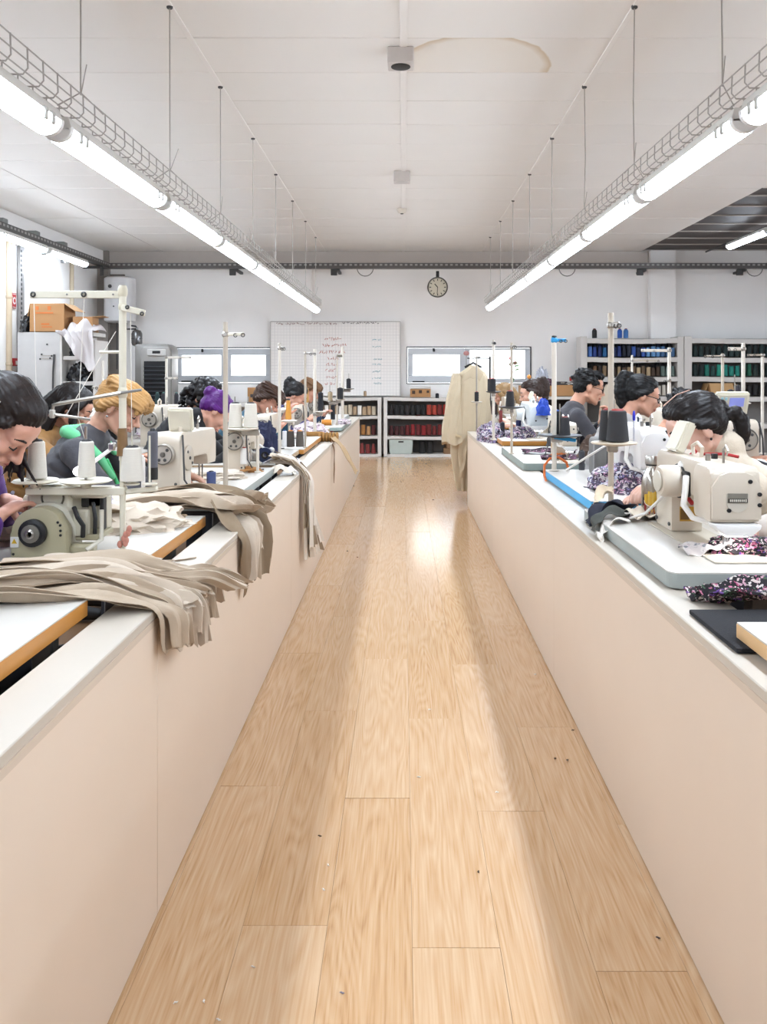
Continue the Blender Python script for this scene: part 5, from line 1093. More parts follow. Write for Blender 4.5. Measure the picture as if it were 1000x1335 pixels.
# first pile: lies over the gap between the two near tables and falls over the bench edge
n1 = 23
for i in range(n1):
    q = i/(n1-1); lift = .008+.034*q+g.uniform(-.004, .006); yc = 1.975+g.uniform(-.12, .12)+.05*q; e = g.uniform(-.12, .10)
    drop_ = g.choice([.02, .06, .09, .12]) if i > 3 else .10
    tipx = BXL+.03+g.uniform(0, .03)
    pts = [(-1.20+g.uniform(-.1, .22), yc-.03+g.uniform(-.05, .03), TZ+lift*.8), (-1.0, yc-.01, TZ+lift+.004), (-.84, yc+.02, TZ+lift+.01), (-.72, yc+.09+e*.3, TZ+lift*.9), (-.635, yc+.17+e*.7, BT+lift*.8+.01), (tipx-.005, yc+.22+e, BT+lift*.25-.015), (tipx+.005, yc+.235+e*1.1, BT-drop_)]
    if i in (9, 13): pts[-1] = (tipx+.09, yc+.30+e, BT-.03); pts[-2] = (tipx+.02, yc+.24+e, BT+.015)
    w = g.uniform(.024, .050)
    strip(pts, (.010, w*1.1, g.uniform(-.012, .012)), (.035*g.uniform(.3, 1), w*.75, 0), '%s beige cloth piece from the bottom of the near left pile' % ordi(i) if i < n1-1 else 'topmost beige cloth piece of the pile at the near left', KH[i % 4], 100+i, 'beige pieces of the near left pile' if i < n1-1 else None, curl=g.uniform(.010, .024), noise_=g.uniform(.004, .009), n=30, k=10, wk=g.uniform(0, 2), ruf=g.uniform(.01, .03))
strip([(-.96, 2.19, TZ+.035), (-.86, 2.19, TZ+.04), (-.74, 2.21, TZ+.035), (-.67, 2.24, BT+.06)], (0, .05, 0), (.02, .045, 0), 'smooth square ended beige piece at the back of the near left pile', KH[2], 177, None, curl=.006, noise_=.003)
strip([(-.70, 2.22, BT+.05), (-.64, 2.30, BT+.025), (-.56, 2.38, BT+.02), (-.50, 2.44, BT-.015)], (.02, .03, 0), (.012, .018, 0), 'pale pointed beige piece jutting out over the aisle from the near left pile', KH[2], 178, None, curl=.012, noise_=.003, taper=.5)
strip([(-.745, 2.42, TZ-.02), (-.69, 2.52, BT+.004), (-.64, 2.56, BT+.004)], (.01, .012, 0), (.006, .012, 0), 'small beige scrap lying alone on the left bench top', KH[1], 179, None, curl=.004, noise_=.001)
# second pile further along
n2 = 15
for i in range(n2):
    q = i/(n2-1); lift = .010+.06*q; yc = 3.22+g.uniform(-.12, .12); e = g.uniform(-.10, .12); tipx = BXL+.025+g.uniform(0, .025)
    long_ = i in (2, 4, 6); short = i in (1, 7, 8, 9, 10, 11, 12, 13, 14)
    pts = [(-1.17+g.uniform(-.06, .2), yc-.06, TZ+lift*.7), (-.96, yc-.02, TZ+lift), (-.80, yc, TZ+lift+.012), (-.70, yc+.03+e*.4, TZ+lift*.9)]
    if short: pts += [(-.63+g.uniform(0, .03), yc+.08+e, BT+lift+.02), (-.575+g.uniform(0, .02), yc+.13+e, BT+lift*.8+g.uniform(-.02, .03))]
    else: pts += [(-.63, yc-.02+e*.4, BT+lift*.7+.012), (tipx, yc-.06+e*.4, BT-.01), (tipx+.012, yc-.09+e*.4, BT-(.20 if long_ else .08)+g.uniform(-.03, .03))]
    w = g.uniform(.035, .06)
    strip(pts, (.01, w, 0), (.02 if not long_ else .008, w*.7, 0), '%s beige cloth piece from the bottom of the second left pile%s' % (ordi(i), ', hanging long' if long_ else ''), (KH+[KHD])[i % 5], 200+i, 'beige pieces of the second pile' if not long_ else 'long hanging pieces of the second pile', curl=g.uniform(.018, .036), noise_=g.uniform(.005, .010), k=10, wk=g.uniform(0, 1.5), ruf=.045 if short else .02)
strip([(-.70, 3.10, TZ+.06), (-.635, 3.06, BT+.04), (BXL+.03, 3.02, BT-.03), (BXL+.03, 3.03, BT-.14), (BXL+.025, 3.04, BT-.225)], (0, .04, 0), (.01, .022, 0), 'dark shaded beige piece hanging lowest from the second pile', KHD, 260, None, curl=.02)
# third bundle: pale narrow strips hanging far down
n3 = 16
for i in range(n3):
    yc = 4.83+g.uniform(-.05, .05); tipx = BXL+.02+.012*(i % 3)+g.uniform(0, .01); fan = (i/(n3-1)-.35)*.20; dl = .31+.17*(i % 4)/3
    pts = [(-.73+g.uniform(-.04, .04), yc-.02, TZ+.012+.004*i), (-.665, yc, BT+.05+.003*i), (-.62, yc+.01, BT+.035+.003*i), (tipx, yc+.02+fan*.3, BT-.03), (tipx+.012, yc+.02+fan*.6, BT-dl*.5), (tipx+.015+max(0, fan)*.4, yc+.02+fan, BT-dl)]
    strip(pts, (.004, .020, 0), (.010, .028, 0), '%s pale narrow strip from underneath in the bundle hanging lowest over the left bench' % ordi(i), PALE[i % 3] if i % 5 else KHD, 300+i, 'pale strips of the hanging bundle', curl=.010, n=20, k=5, noise_=.004)
strip([(-.74, 4.70, BT+.03), (-.68, 4.72, BT+.05), (-.63, 4.74, BT+.02), (-.61, 4.74, BT+.01)], (0, .07, 0), (0, .06, 0), 'folded pale cloth end lying on the bench above the hanging strips', PALE[0], 340, None, curl=.02)
strip([(-.80, 4.80, TZ+.015), (-.72, 4.84, TZ+.035), (-.64, 4.86, BT+.075), (-.60, 4.86, BT+.06)], (0, .035, 0), (0, .03, 0), 'white and pale blue cloth scrap on top of the hanging strips', mat('#dfe2ef', .8), 341, None, curl=.01)
# fourth: brown bundle with a strip sticking out over the aisle
bb = thing('strip_bundle', 'bundle of brown strips wound round at the edge of the left bench', 'strip bundle', (-.635, 7.15, BT+.035))
MBW = mat('#a47b45', .85, 0, .12, 30, .3, 200)
for k in range(6): MB().tube([(-.07+.028*k, .05*math.cos(a)+.004*k, .0+.034*math.sin(a)) for a in [j*math.pi/5 for j in range(11)]], .013, 6).build('winding', MBW, bb)
MB().cyl((-.20, -.02, .03), (-.05, 0, .02), .022, .03, 10).build('bound_end', MBW, bb)
strip([(-.62, 7.12, BT+.05), (-.54, 7.05, BT+.0), (-.45, 6.98, .62), (-.385, 6.92, .51)], (.0, .035, .01), (.01, .02, .01), 'stiff brown strip sticking out over the aisle from the brown bundle', mat('#b79d7b', .85), 350, None, curl=.006, noise_=.004, n=14, k=5)
strip([(-.60, 7.0, BT+.01), (-.575, 6.99, BT-.05), (-.572, 6.98, .55), (-.574, 6.98, .42)], (0, .022, 0), (0, .014, 0), 'dark brown strip put in as the shadow on the panel below the brown bundle', mat('#8d6d4e', .85), 351, None, curl=.004, noise_=.002, n=12, k=5)  # shadow on the bench front, made as a dark strip
# beige cloth on the tables behind
def lump(label, c, s, m, seed, rz=0, cat='fabric', group=None, name='crumpled_fabric', f=1.0, amp=.35, sub=4, flat=.25):
    b = bmesh.new(); bmesh.ops.create_icosphere(b, subdivisions=sub, radius=1); o = V((seed*3.1, seed*1.7, seed*.9))
    for v in b.verts:
        p = v.co.copy(); r = 1-abs(noise.noise(p*1.6*f+o))*1.2*amp+abs(noise.noise(p*3.5*f+o))*amp+noise.noise(p*7*f+o)*amp*.3
        v.co = p*r; v.co.z = max(v.co.z, -flat)+flat
        if v.co.z < .02: v.co.x *= 1.12; v.co.y *= 1.12
    ob = MB().bm(b, MX.Diagonal((s[0]/2, s[1]/2, s[2]/(1+flat), 1))).build(name, m); ob.location = c; ob.rotation_euler = (0, 0, rz)
    return tag(ob, label, cat, group)
def floral(cols, sc, dark):
    m, nt, b = nodes('flowered_cloth'); L = nt.links.new; tc = N(nt, 'ShaderNodeTexCoord')
    no = N(nt, 'ShaderNodeTexNoise'); no.inputs['Scale'].default_value = sc*.8; L(tc.outputs['Object'], no.inputs['Vector'])
    mv = N(nt, 'ShaderNodeMixRGB'); mv.inputs[0].default_value = .06; L(tc.outputs['Object'], mv.inputs[1]); L(no.outputs['Color'], mv.inputs[2])
    vo = N(nt, 'ShaderNodeTexVoronoi'); vo.inputs['Scale'].default_value = sc; L(mv.outputs[0], vo.inputs['Vector'])
    sx = N(nt, 'ShaderNodeSeparateXYZ'); L(vo.outputs['Color'], sx.inputs[0])
    r = ramp(nt, [(i/len(cols), c) for i, c in enumerate(cols)], 'CONSTANT')
    for el in r.color_ramp.elements: el.color = tuple(.72*x**1.1 for x in el.color[:3])+(1,)
    L(sx.outputs[0], r.inputs[0])
    lt = N(nt, 'ShaderNodeMath', operation='GREATER_THAN'); lt.inputs[1].default_value = .52; L(vo.outputs['Distance'], lt.inputs[0])
    mx = N(nt, 'ShaderNodeMixRGB'); L(lt.outputs[0], mx.inputs[0]); L(r.outputs[0], mx.inputs[1]); mx.inputs[2].default_value = lin(dark); L(mx.outputs[0], b.inputs['Base Color'])
    b.inputs['Roughness'].default_value = .85; return m
FL1 = floral(['#231d23', '#d98aa8', '#efe6e2', '#2a2027', '#c25d86', '#e9d9d4', '#55705a', '#1f1a20', '#d9b0bd', '#7a4fa0'], 75, '#1e191e')
FL2 = floral(['#e9dfe4', '#d6b3c6', '#8f86b5', '#efe9ea', '#3a3346', '#c78fae', '#cdd4e6', '#f0e9e6'], 60, '#4a4052')
FL3 = floral(['#6d3a55', '#2b2129', '#b57f9b', '#d9c8cf', '#4a2a3c', '#8d5a78'], 70, '#2b2129')
FL4 = floral(['#efe9e6', '#d7b7c2', '#f3eeea', '#8f7d93', '#e3d0d5', '#f0eaea'], 50, '#cdbfc6')
P_ = lambda px, py, z=TZ: onz(px, py, z)
q = P_(290, 612); lump('light grey beige cloth heap beside the tall cream pole', (-.98, 4.22, TZ), (.34, .30, .045), PALE[1], 2)
lump('brown and orange cloth scrap on the left table behind the tall pole', (-.86, 4.5, TZ), (.20, .14, .03), mat('#b98a55', .85), 3)
lump('pale beige cloth heap under the near thread stand', (-.92, 2.86, TZ), (.34, .30, .075), KH[2], 4, .4)
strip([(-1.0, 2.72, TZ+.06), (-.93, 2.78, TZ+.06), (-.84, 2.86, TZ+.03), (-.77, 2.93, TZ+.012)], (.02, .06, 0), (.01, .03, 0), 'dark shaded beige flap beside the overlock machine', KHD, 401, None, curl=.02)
nv = lump('navy blue cloth hanging over the machine arm on the left row', (-.865, 5.30, TZ), (.17, .13, .21), mat('#2f3352', .85, bump=.2), 6)
lump('white cloth with lilac pattern under the lamp behind the near white cones', (-1.15, 3.02, TZ), (.30, .22, .085), floral(['#f0eef5', '#cfc9e6', '#f7f6fa', '#5a4a80', '#e3e0f0'], 40, '#d6d2e8'), 7)
wl = thing('work_lamp', 'small white swing arm work lamp above the lilac cloth', 'lamp', (-1.09, 3.16, TZ))
MB().cyl((.10, .05, 0), (.10, .05, .20), .008, n=8).tube([(.10, .05, .20), (.0, 0, .24), (-.09, -.02, .17)], .008, 8).build('arm', RUBW, wl); MB().sph((-.10, -.02, .155), (.04, .03, .022), 12).build('lamp_head', emit('#f4f6ff', 5), wl); MB().disc((.10, .05, .005), (0, 0, 1), .03, .01, 12).build('base', RUBW, wl); MB().box((.0, .0, .245), (.025, .03, .03), None, .005).build('joint', STEEL, wl)
for i, (px, y, s, m_, lb) in enumerate(((226, 6.9, (.55, .3, .17), FL4, 'pinkish flowered cloth heap beside the curly haired woman'), (405, 7.6, (.30, .3, .09), FL4, 'white and pink patterned cloth on the left row behind the brown cones'), (448, 9.0, (.14, .2, .05), FL4, 'patterned scrap hanging at the glassy table corner'), (25, 2.62, (.30, .2, .06), KH[0], 'beige cloth scraps beside the overlock machine under the hands'))):
    lump(lb, ((px-CX)*y/F, y, TZ), s, m_, 10+i)
# blue tape roll and orange spool
tr_ = thing('tape_roll', 'dark blue ring shaped tape roll standing on edge on the left table', 'tape roll', (at(346, 598, 4.95).x, 4.95, TZ+.046))
MB().lathe([(.022, -.02), (.044, -.02), (.044, .02), (.022, .02), (.022, -.02)], MX.Rotation(R(90), 4, 'X'), 24, False).build('tape', mat('#25355e', .4), tr_); MB().lathe([(.012, -.021), (.022, -.021), (.022, .021), (.012, .021), (.012, -.021)], MX.Rotation(R(90), 4, 'X'), 20, False).build('core', BLACK, tr_)
os_ = thing('thread_roll', 'orange thread roll lying on its side near the left bench end', 'thread', (at(426, 541, 8.7).x, 8.7, TZ+.03)); MB().cyl((-.05, 0, 0), (.05, 0, 0), .03, n=14).build('winding', mat('#d08d3c', .8), os_); MB().disc((-.052, 0, 0), (1, 0, 0), .031, .006, 14).disc((.052, 0, 0), (1, 0, 0), .031, .006, 14).build('flange', mat('#e9dcc6', .5), os_)
pd = thing('presser_lever', 'white round machine cover with bent lever beside the navy cloth', 'machine part', (at(333, 585, 5.05).x, 5.05, TZ))
MB().disc((0, 0, .12), (.15, -1, 0), .052, .05, 24).build('round_cover', MACH, pd); MB().tube([(.03, -.03, .10), (.07, -.05, .075), (.10, -.05, .07)], .007, 8).build('lever', WHITE, pd); MB().sph((.105, -.05, .07), .018, 12).build('knob', WHITE, pd); MB().tube([(-.05, 0, .20), (-.035, -.01, .10), (-.01, -.02, .01)], .011, 8).box((0, 0, .03), (.06, .05, .06), None, .008).build('bracket', STEEL, pd)
# right side cloth
lump('flowered black and pink cloth bunch on the near grey edged table', (.975, 2.44, TZ), (.20, .13, .05), FL1, 21, .1, f=1.3)
strip([(.80, 2.43, TZ+.012), (.86, 2.43, TZ+.02), (.92, 2.42, TZ+.02)], (0, .05, 0), (0, .045, 0), 'pale inner side of the flowered cloth spread on the grey edged table', floral(['#e3dcd8', '#cfc9c5', '#e9e4e0', '#9a9aa0', '#d9c3c9'], 60, '#bdb5b3'), 402, None, curl=.02, k=8)
pad = thing('foam_pad', 'black cloth covered pad on the right bench in front of the flowered roll', 'pad', (.91, 1.825, BT))
MB().box((0, 0, .0068), (.49, .285, .0115), None, .005, 2).build('cover', mat('#26252a', .95, 0, .15, 30, .5, 300), pad); MB().box((0, 0, .001), (.47, .27, .002)).build('underside', BLACK, pad)
for k in range(4):
    strip([(.705+.012*k, 2.09-.030*k, BT+.018+.009*k), (.80, 2.09-.030*k, BT+.024+.010*k), (.95, 2.10-.032*k, BT+.028+.011*k), (1.18, 2.11-.032*k, BT+.034+.010*k)], (0, .030, .0), (0, .036, .0), '%s flowered pink cloth length from the bottom of the roll behind the black pad' % ordi(k), FL1, 410+k, 'flowered lengths behind the black pad', curl=.024, k=8, th=.006, noise_=.006)
# scraps over the corner of the near table
strip([(.80, 3.22, TZ+.07), (.75, 3.18, TZ+.075), (.715, 3.14, TZ+.045), (.73, 3.10, TZ+.012)], (.01, .05, 0), (.01, .05, 0), 'cream curled cloth scrap at the table corner before the steel bottle', mat('#dccbb2', .85), 420, None, curl=.02)
strip([(.84, 3.10, TZ+.02), (.77, 3.08, TZ+.045), (.70, 3.05, TZ+.025), (.665, 3.03, BT+.03)], (.0, .05, 0), (0, .04, 0), 'navy cloth scrap in the heap at the table corner', mat('#2e3040', .85), 421, None, curl=.02, noise_=.01)
strip([(.80, 3.02, TZ+.02), (.73, 2.99, TZ+.03), (.68, 2.97, BT+.055), (.665, 2.97, BT+.02)], (0, .055, 0), (0, .05, 0), 'dark olive grey cloth scrap in the heap at the table corner', mat('#4d4f49', .85), 422, None, curl=.016)
strip([(.79, 2.97, TZ+.008), (.72, 2.92, TZ+.006), (.68, 2.88, BT+.02), (.665, 2.86, BT+.008)], (0, .05, 0), (0, .04, 0), 'white cloth scrap lowest in the heap at the table corner', mat('#e6e0d8', .85), 423, None, curl=.012)
strip([(.92, 3.06, TZ+.004), (.86, 3.04, TZ+.02), (.80, 3.0, TZ+.02)], (0, .09, 0), (0, .08, 0), 'wide cream cloth lying flat behind the scrap heap', mat('#e4d8c6', .85), 424, None, curl=.012)
# cloth on the other right tables
lump('lilac and pink flowered cloth heap on the blue edged table', (.985, 3.78, TZ), (.30, .34, .115), FL2, 31, .3)
lump('flowered cloth under the machine lamp on the blue edged table', (1.06, 3.48, TZ), (.24, .2, .06), FL2, 32)
lump('flowered cloth heap between bottle and big machine', (1.16, 3.02, TZ), (.26, .16, .05), FL1, 33)
strip([(.78, 5.55, TZ+.012), (.88, 5.52, TZ+.025), (1.0, 5.5, TZ+.025), (1.12, 5.52, TZ+.02)], (0, .06, 0), (0, .06, 0), 'plum coloured flowered strip lying across the grey edged table', FL3, 430, None, curl=.02)
strip([(.84, 5.15, TZ+.012), (.92, 5.13, TZ+.02), (1.04, 5.12, TZ+.02), (1.16, 5.14, TZ+.02)], (0, .05, 0), (0, .05, 0), 'plum flowered strip at the near edge of the grey edged table', FL3, 431, None, curl=.016)
lump('orange cloth scrap on the grey edged table', (.97, 5.28, TZ), (.12, .07, .03), mat('#e08a4a', .8), 34)
lump('flowered cloth heap at the far end of the right bench', (.775, 7.35, BT), (.24, .75, .145), FL2, 35)
lump('flowered cloth on the orange edged table below the machine', (.98, 7.0, TZ), (.24, .3, .09), FL2, 36)
lump('brown cloth heap behind the blue edged table', (1.14, 5.06, TZ), (.18, .14, .15), mat('#6e5c52', .85, bump=.2), 37)
gb = thing('grey_bin_bag', 'grey cloth covered block behind the flowered heap on the blue edged table', 'cushion', (at(787, 600, 4.3).x, 4.3, TZ)); MB().box((0, 0, .10), (.13, .14, .2), None, .03, 3).build('cover', mat('#8c8a88', .85, bump=.2), gb); MB().tube([(-.066, -.07, .02), (-.066, -.07, .18), (.066, -.07, .18), (.066, -.07, .02)], .004, 6).build('piping', mat('#a5a3a1', .8), gb)
bl_ = lump('crumpled bright blue plastic on the bluish white machine', (1.10, 6.63, .99), (.10, .08, .13), mat('#2456c4', .4), 38)
oc = thing('orange_cable', 'orange cable looped up over the corner of the blue edged table', 'cable', (.80, 4.55, TZ)); MB().tube([(-.045, -.12, -.06), (-.05, -.06, -.02), (-.045, -.03, .03), (-.01, 0, .065), (.04, .02, .07), (.085, .03, .04), (.095, .03, .006)], .007, 8).build('cable', mat('#e07b3a', .5), oc); MB().disc((.095, .03, .006), (0, 0, 1), .01, .012, 10).build('plug', BLACK, oc)
wc = thing('white_cable', 'white cable rising from the blue edged table towards the beige pole', 'cable', (0, 0, 0)); MB().tube([tuple(at(738, 613, 4.3)), tuple(at(765, 596, 4.1)), tuple(at(788, 582, 3.9)), tuple(at(806, 575, 3.75))], .0055, 6).build('cable', RUBW, wc); MB().cyl(at(806, 575, 3.75), at(810, 572, 3.72), .009, n=8).build('plug', RUBW, wc)
# steel bottle with a printed box of fries
bo = thing('steel_bottle', 'steel drinking bottle with a printed box of fries on the near grey edged table', 'bottle', (at(849.5, 675, 3.08).x, 3.08, TZ))
bh = .218; MB().lathe([(.026, 0), (.034, .004), (.0365, .012), (.0365, .115), (.034, .135), (.026, .158), (.0195, .172), (.018, .185)], None, 36).build('flask', mat('#c9c4bc', .22, 1, var=.02), bo)
MB().lathe([(.020, .187), (.0235, .189), (.0235, .216), (.0215, .219)], None, 28).build('cap', mat('#bdb8b1', .3, 1, var=.02), bo); MB().lathe([(.0195, .183), (.021, .184), (.021, .188), (.0195, .189)], None, 24).build('neck_ring', BLACK, bo)
def wrapd(poly, rr, dz=0, n=12):
    """a printed shape (angle, height) wrapped round the flask"""
    b = bmesh.new(); vs = [b.verts.new((a, 0, z)) for a, z in poly]; f = b.faces.new(vs)
    bmesh.ops.triangulate(b, faces=[f]); bmesh.ops.subdivide_edges(b, edges=b.edges[:], cuts=2, use_grid_fill=True)
    for v in b.verts:
        a, z = v.co.x/.0365, v.co.z; v.co = (rr*math.sin(a), -rr*math.cos(a), z)
    return b
yaw_ = math.atan2(bo.location.x, bo.location.y)
def printed(poly, rr, name, m):
    o = MB().bm(wrapd(poly, rr)).build(name, m, bo); o.rotation_euler = (0, 0, -yaw_*.85); return o
cu = [(.030*math.cos(a), .058-.022*math.sin(a)) for a in [math.pi*i/8 for i in range(9)]]
printed([(-.033, .062)]+[(-.031*math.cos(a), .058-.023*math.sin(a)) for a in [math.pi*i/8 for i in range(9)]]+[(.033, .062), (.027, .012), (-.027, .012)], .0369, 'printed_fries_box', mat('#8f2026', .4))
printed([(-.031*math.cos(a), .0585-.0225*math.sin(a)) for a in [math.pi*i/8 for i in range(9)]]+[(.028*math.cos(a), .0585-.0190*math.sin(a)) for a in [math.pi*i/8 for i in range(9)]], .0372, 'printed_white_rim', mat('#e9e0cf', .4))
for i, (x0, hh_) in enumerate(((-.026, .082), (-.019, .084), (-.0115, .094), (-.004, .092), (.0035, .090), (.011, .093), (.0185, .088), (.0255, .080))):
    zb = .0595-.0185*math.sqrt(max(0, 1-(x0/.029)**2)); printed([(x0-.0032, zb), (x0+.0034, zb), (x0+.0036, hh_), (x0-.0028, hh_-.002)], .0371, 'printed_fry', mat('#d9ae35' if i % 2 else '#e3bd4c', .4))
lg = MB()
for s in (-1, 1):
    for j in range(2):
        pts = []
        for k in range(9): a = math.pi*k/8; pts.append((s*.0048-.0042*math.cos(a), .016+.012*math.sin(a)))
    lg.tube([(.0373*math.sin(u/.0365), -.0373*math.cos(u/.0365), z) for u, z in pts], .0009, 5)
lgo = lg.build('printed_arches', mat('#d9a52e', .4), bo); lgo.rotation_euler = (0, 0, -yaw_*.85)
hs_ = thing('flexible_hose', 'grey corrugated hose at the foot of the big machine', 'hose', (.945, 2.98, TZ)); MB().tube([(-.05, -.02, .012), (-.03, 0, .03), (0, .03, .055), (.03, .06, .085)], .014, 10).build('hose', GREY, hs_)
rings = MB()
for k in range(6): rings.disc((-.045+.012*k, -.015+.012*k, .017+.011*k), (1, 1, .9), .0155, .004, 12)
stuff(rings.build('rib', mat('#a09d99', .5), hs_))
th_ = thing('red_tape', 'red plastic tape wrapped round the arm of the big machine', 'tape', (.955, 2.68, TZ-.03)); MB().tube([(-.02, .02, .30), (-.06, .0, .27), (-.082, -.02, .22), (-.078, -.06, .17), (-.072, -.10, .15)], .007, 8).tube([(-.03, -.06, .297), (.02, -.12, .303), (.05, -.15, .297)], .005, 6).build('tape_band', RED, th_)
ac_ = thing('air_tube', 'white air tube running from the table up to the big machine arm', 'tube', (.955, 2.68, TZ-.02)); MB().tube([(-.16, .28, .03), (-.13, .20, .06), (-.10, .06, .15), (-.085, -.02, .21), (-.04, -.03, .27)], .005, 8).build('tube', RUBW, ac_); MB().cyl((-.085, -.04, .245), (-.045, -.10, .25), .020, n=14).build('valve', mat('#eceae6', .4), ac_)
tp_ = thing('pen', 'blue pen standing beside the two large black cones', 'pen', (at(826.5, 575, 3.34).x, 3.34, H-(580-CY)*3.34/F)); MB().cyl((0, 0, .0), (0, 0, .10), .0035, n=8).build('barrel', mat('#d9dbe6', .3), tp_); MB().lathe([(.003, .095), (.0055, .10), (.0055, .122), (.003, .135)], None, 10).build('cap', mat('#3f46d9', .4), tp_)
# long coat on a hanger at the bench end
ctt = thing('coat', 'long cream coat hanging at the far end of the right bench', 'coat', ((606-CX)*8.62/F, 8.62, 0)); Yc = 8.62; sc_ = Yc/F
CO = mat('#cbbca3', .85, 0, .05, 14, .2, 220)
def ring_body(rows, name, seed, nseg=48, nf=9, open_=False):
    vs = []; fs = []
    for (cx, cy, z, rx, ry, fa) in rows:
        for j in range(nseg):
            a = 2*math.pi*j/nseg; fo = 1+1.5*fa*math.sin(nf*a+seed+.6*math.sin(2*a))+fa*.5*math.sin((nf*2+1)*a+seed*2)
            vs.append(V((cx+rx*fo*math.cos(a), cy+ry*fo*math.sin(a), z)))
    k = len(rows)
    for i in range(k-1):
        for j in range(nseg): fs.append((i*nseg+j, i*nseg+(j+1) % nseg, (i+1)*nseg+(j+1) % nseg, (i+1)*nseg+j))
    fs.append(tuple(range(nseg))); fs.append(tuple((k-1)*nseg+j for j in range(nseg))[::-1])
    o = MB().raw(vs, [f[::-1] for f in fs]).build(name, CO, ctt); return o
def cz(py): return H-(py-CY)*sc_
def cx_(px): return (px-606)*sc_
rows = [(cx_(617), 0, cz(476), .035, .03, 0), (cx_(617), 0, cz(479), .06, .045, .02), (cx_(616), 0, cz(486), .13, .07, .02), (cx_(615), 0, cz(496), .175, .09, .03), (cx_(614), 0, cz(515), .18, .10, .05), (cx_(613), 0, cz(540), .17, .105, .07), (cx_(611), 0, cz(565), .165, .11, .09), (cx_(609), .0, cz(590), .15, .11, .11), (cx_(609), 0, cz(612), .125, .11, .13), (cx_(609), 0, cz(628), .105, .105, .14), (cx_(608), 0, cz(639), .085, .10, .15)]
ring_body(rows, 'body', 1)
sl = []
sp_ = crom([(cx_(596), -.03, cz(489)), (cx_(593), -.06, cz(510)), (cx_(590), -.07, cz(535)), (cx_(588), -.08, cz(560)), (cx_(589), -.085, cz(577))], 16); rr_ = np.interp(np.linspace(0, 1, 16), [0, .3, .7, 1], [.05, .075, .095, .105])
vs = []; fs = []
for i, (p, r) in enumerate(zip(sp_, rr_)):
    for j in range(30): a = 2*math.pi*j/30; fo = 1+.09*math.sin(5*a+i*.25)+.06*math.sin(9*a+1+i*.4); vs.append(p+V((r*fo*math.cos(a), r*.75*fo*math.sin(a), .02*math.sin(3*a+i))))
for i in range(15):
    for j in range(30): fs.append((i*30+j, i*30+(j+1) % 30, (i+1)*30+(j+1) % 30, (i+1)*30+j))
fs.append(tuple(range(30))); fs.append(tuple(15*30+j for j in range(30))[::-1])
MB().raw(vs, [f[::-1] for f in fs]).build('sleeve', CO, ctt)
vs2 = [V((-(v.x-cx_(590))*.8+cx_(632), -v.y*.5+.02, v.z+.02)) for v in vs]; MB().raw(vs2, fs).build('sleeve', CO, ctt)
MB().prism([(cx_(604), cz(487)), (cx_(617), cz(477)), (cx_(630), cz(487)), (cx_(624), cz(498)), (cx_(612), cz(492)), (cx_(602), cz(500))], -.085, -.07, 'y', .006).build('yoke', CO, ctt)
MB().tube([(cx_(606), 0, cz(479)), (cx_(617), 0, cz(473)), (cx_(628), 0, cz(479))], .012, 8).tube([(cx_(617), 0, cz(473)), (cx_(617), 0, cz(468)), (cx_(619), 0, cz(465.5)), (cx_(621), 0, cz(467))], .004, 6).build('hanger', BLACK, ctt)
MB().box((cx_(593), -.15, cz(566)), (.12, .01, .025), MX.Rotation(R(18), 3, 'Y'), .004).build('cuff_strap', mat('#cdbb9c', .85), ctt)
strip([(cx_(606)+ctt.location.x, Yc-.12, cz(572)), (cx_(604)+ctt.location.x, Yc-.14, cz(595)), (cx_(600)+ctt.location.x, Yc-.13, cz(620))], (.03, 0, 0), (.022, 0, 0), 'loose belt', CO, 460, None, curl=.01, n=12, k=5)
bt_ = bpy.data.objects[[o.name for o in bpy.data.objects if o.get('label') == 'loose belt'][0]]; bt_.name = 'belt'; bt_.parent = ctt; bt_.matrix_parent_inverse = MX.Translation(ctt.location).inverted()
for kk in ('label', 'category'): del bt_[kk]
cr = thing('coat_rail', 'black post with a cross bar that carries the long cream coat', 'coat stand', (cx_(640)+ctt.location.x, 8.72, 0)); MB().cyl((0, 0, 0), (0, 0, 1.5), .012, n=10).build('post', BLACK, cr); MB().cyl((0, 0, cz(467.0)), (-.24, -.10, cz(467.0)), .006, n=8).build('cross_bar', BLACK, cr); MB().disc((0, 0, .01), (0, 0, 1), .16, .02, 24).build('foot', BLACK, cr)
# second beige coat behind the woman with glasses
c2 = thing('coat', 'pale beige jacket hanging on the rack behind the woman with glasses', 'coat', (at(805, 500, 13.1).x, 13.15, 0)); CO2 = mat('#d3c6b3', .85, bump=.2)
old = ctt; ctt = c2; CO_ = CO; CO = CO2
ring_body([(0, 0, 1.20, .06, .05, 0), (0, 0, 1.16, .17, .08, .02), (0, 0, 1.05, .22, .10, .04), (0, 0, .8, .25, .11, .06), (0, 0, .55, .27, .12, .08), (0, 0, .45, .27, .12, .09)], 'body', 2, 36, 7)
MB().tube([(-.12, 0, 1.18), (0, 0, 1.23), (.12, 0, 1.18)], .012, 8).tube([(0, 0, 1.23), (0, 0, 1.28), (0, .12, 1.275), (0, .32, 1.27)], .006, 6).build('hanger', BLACK, c2)
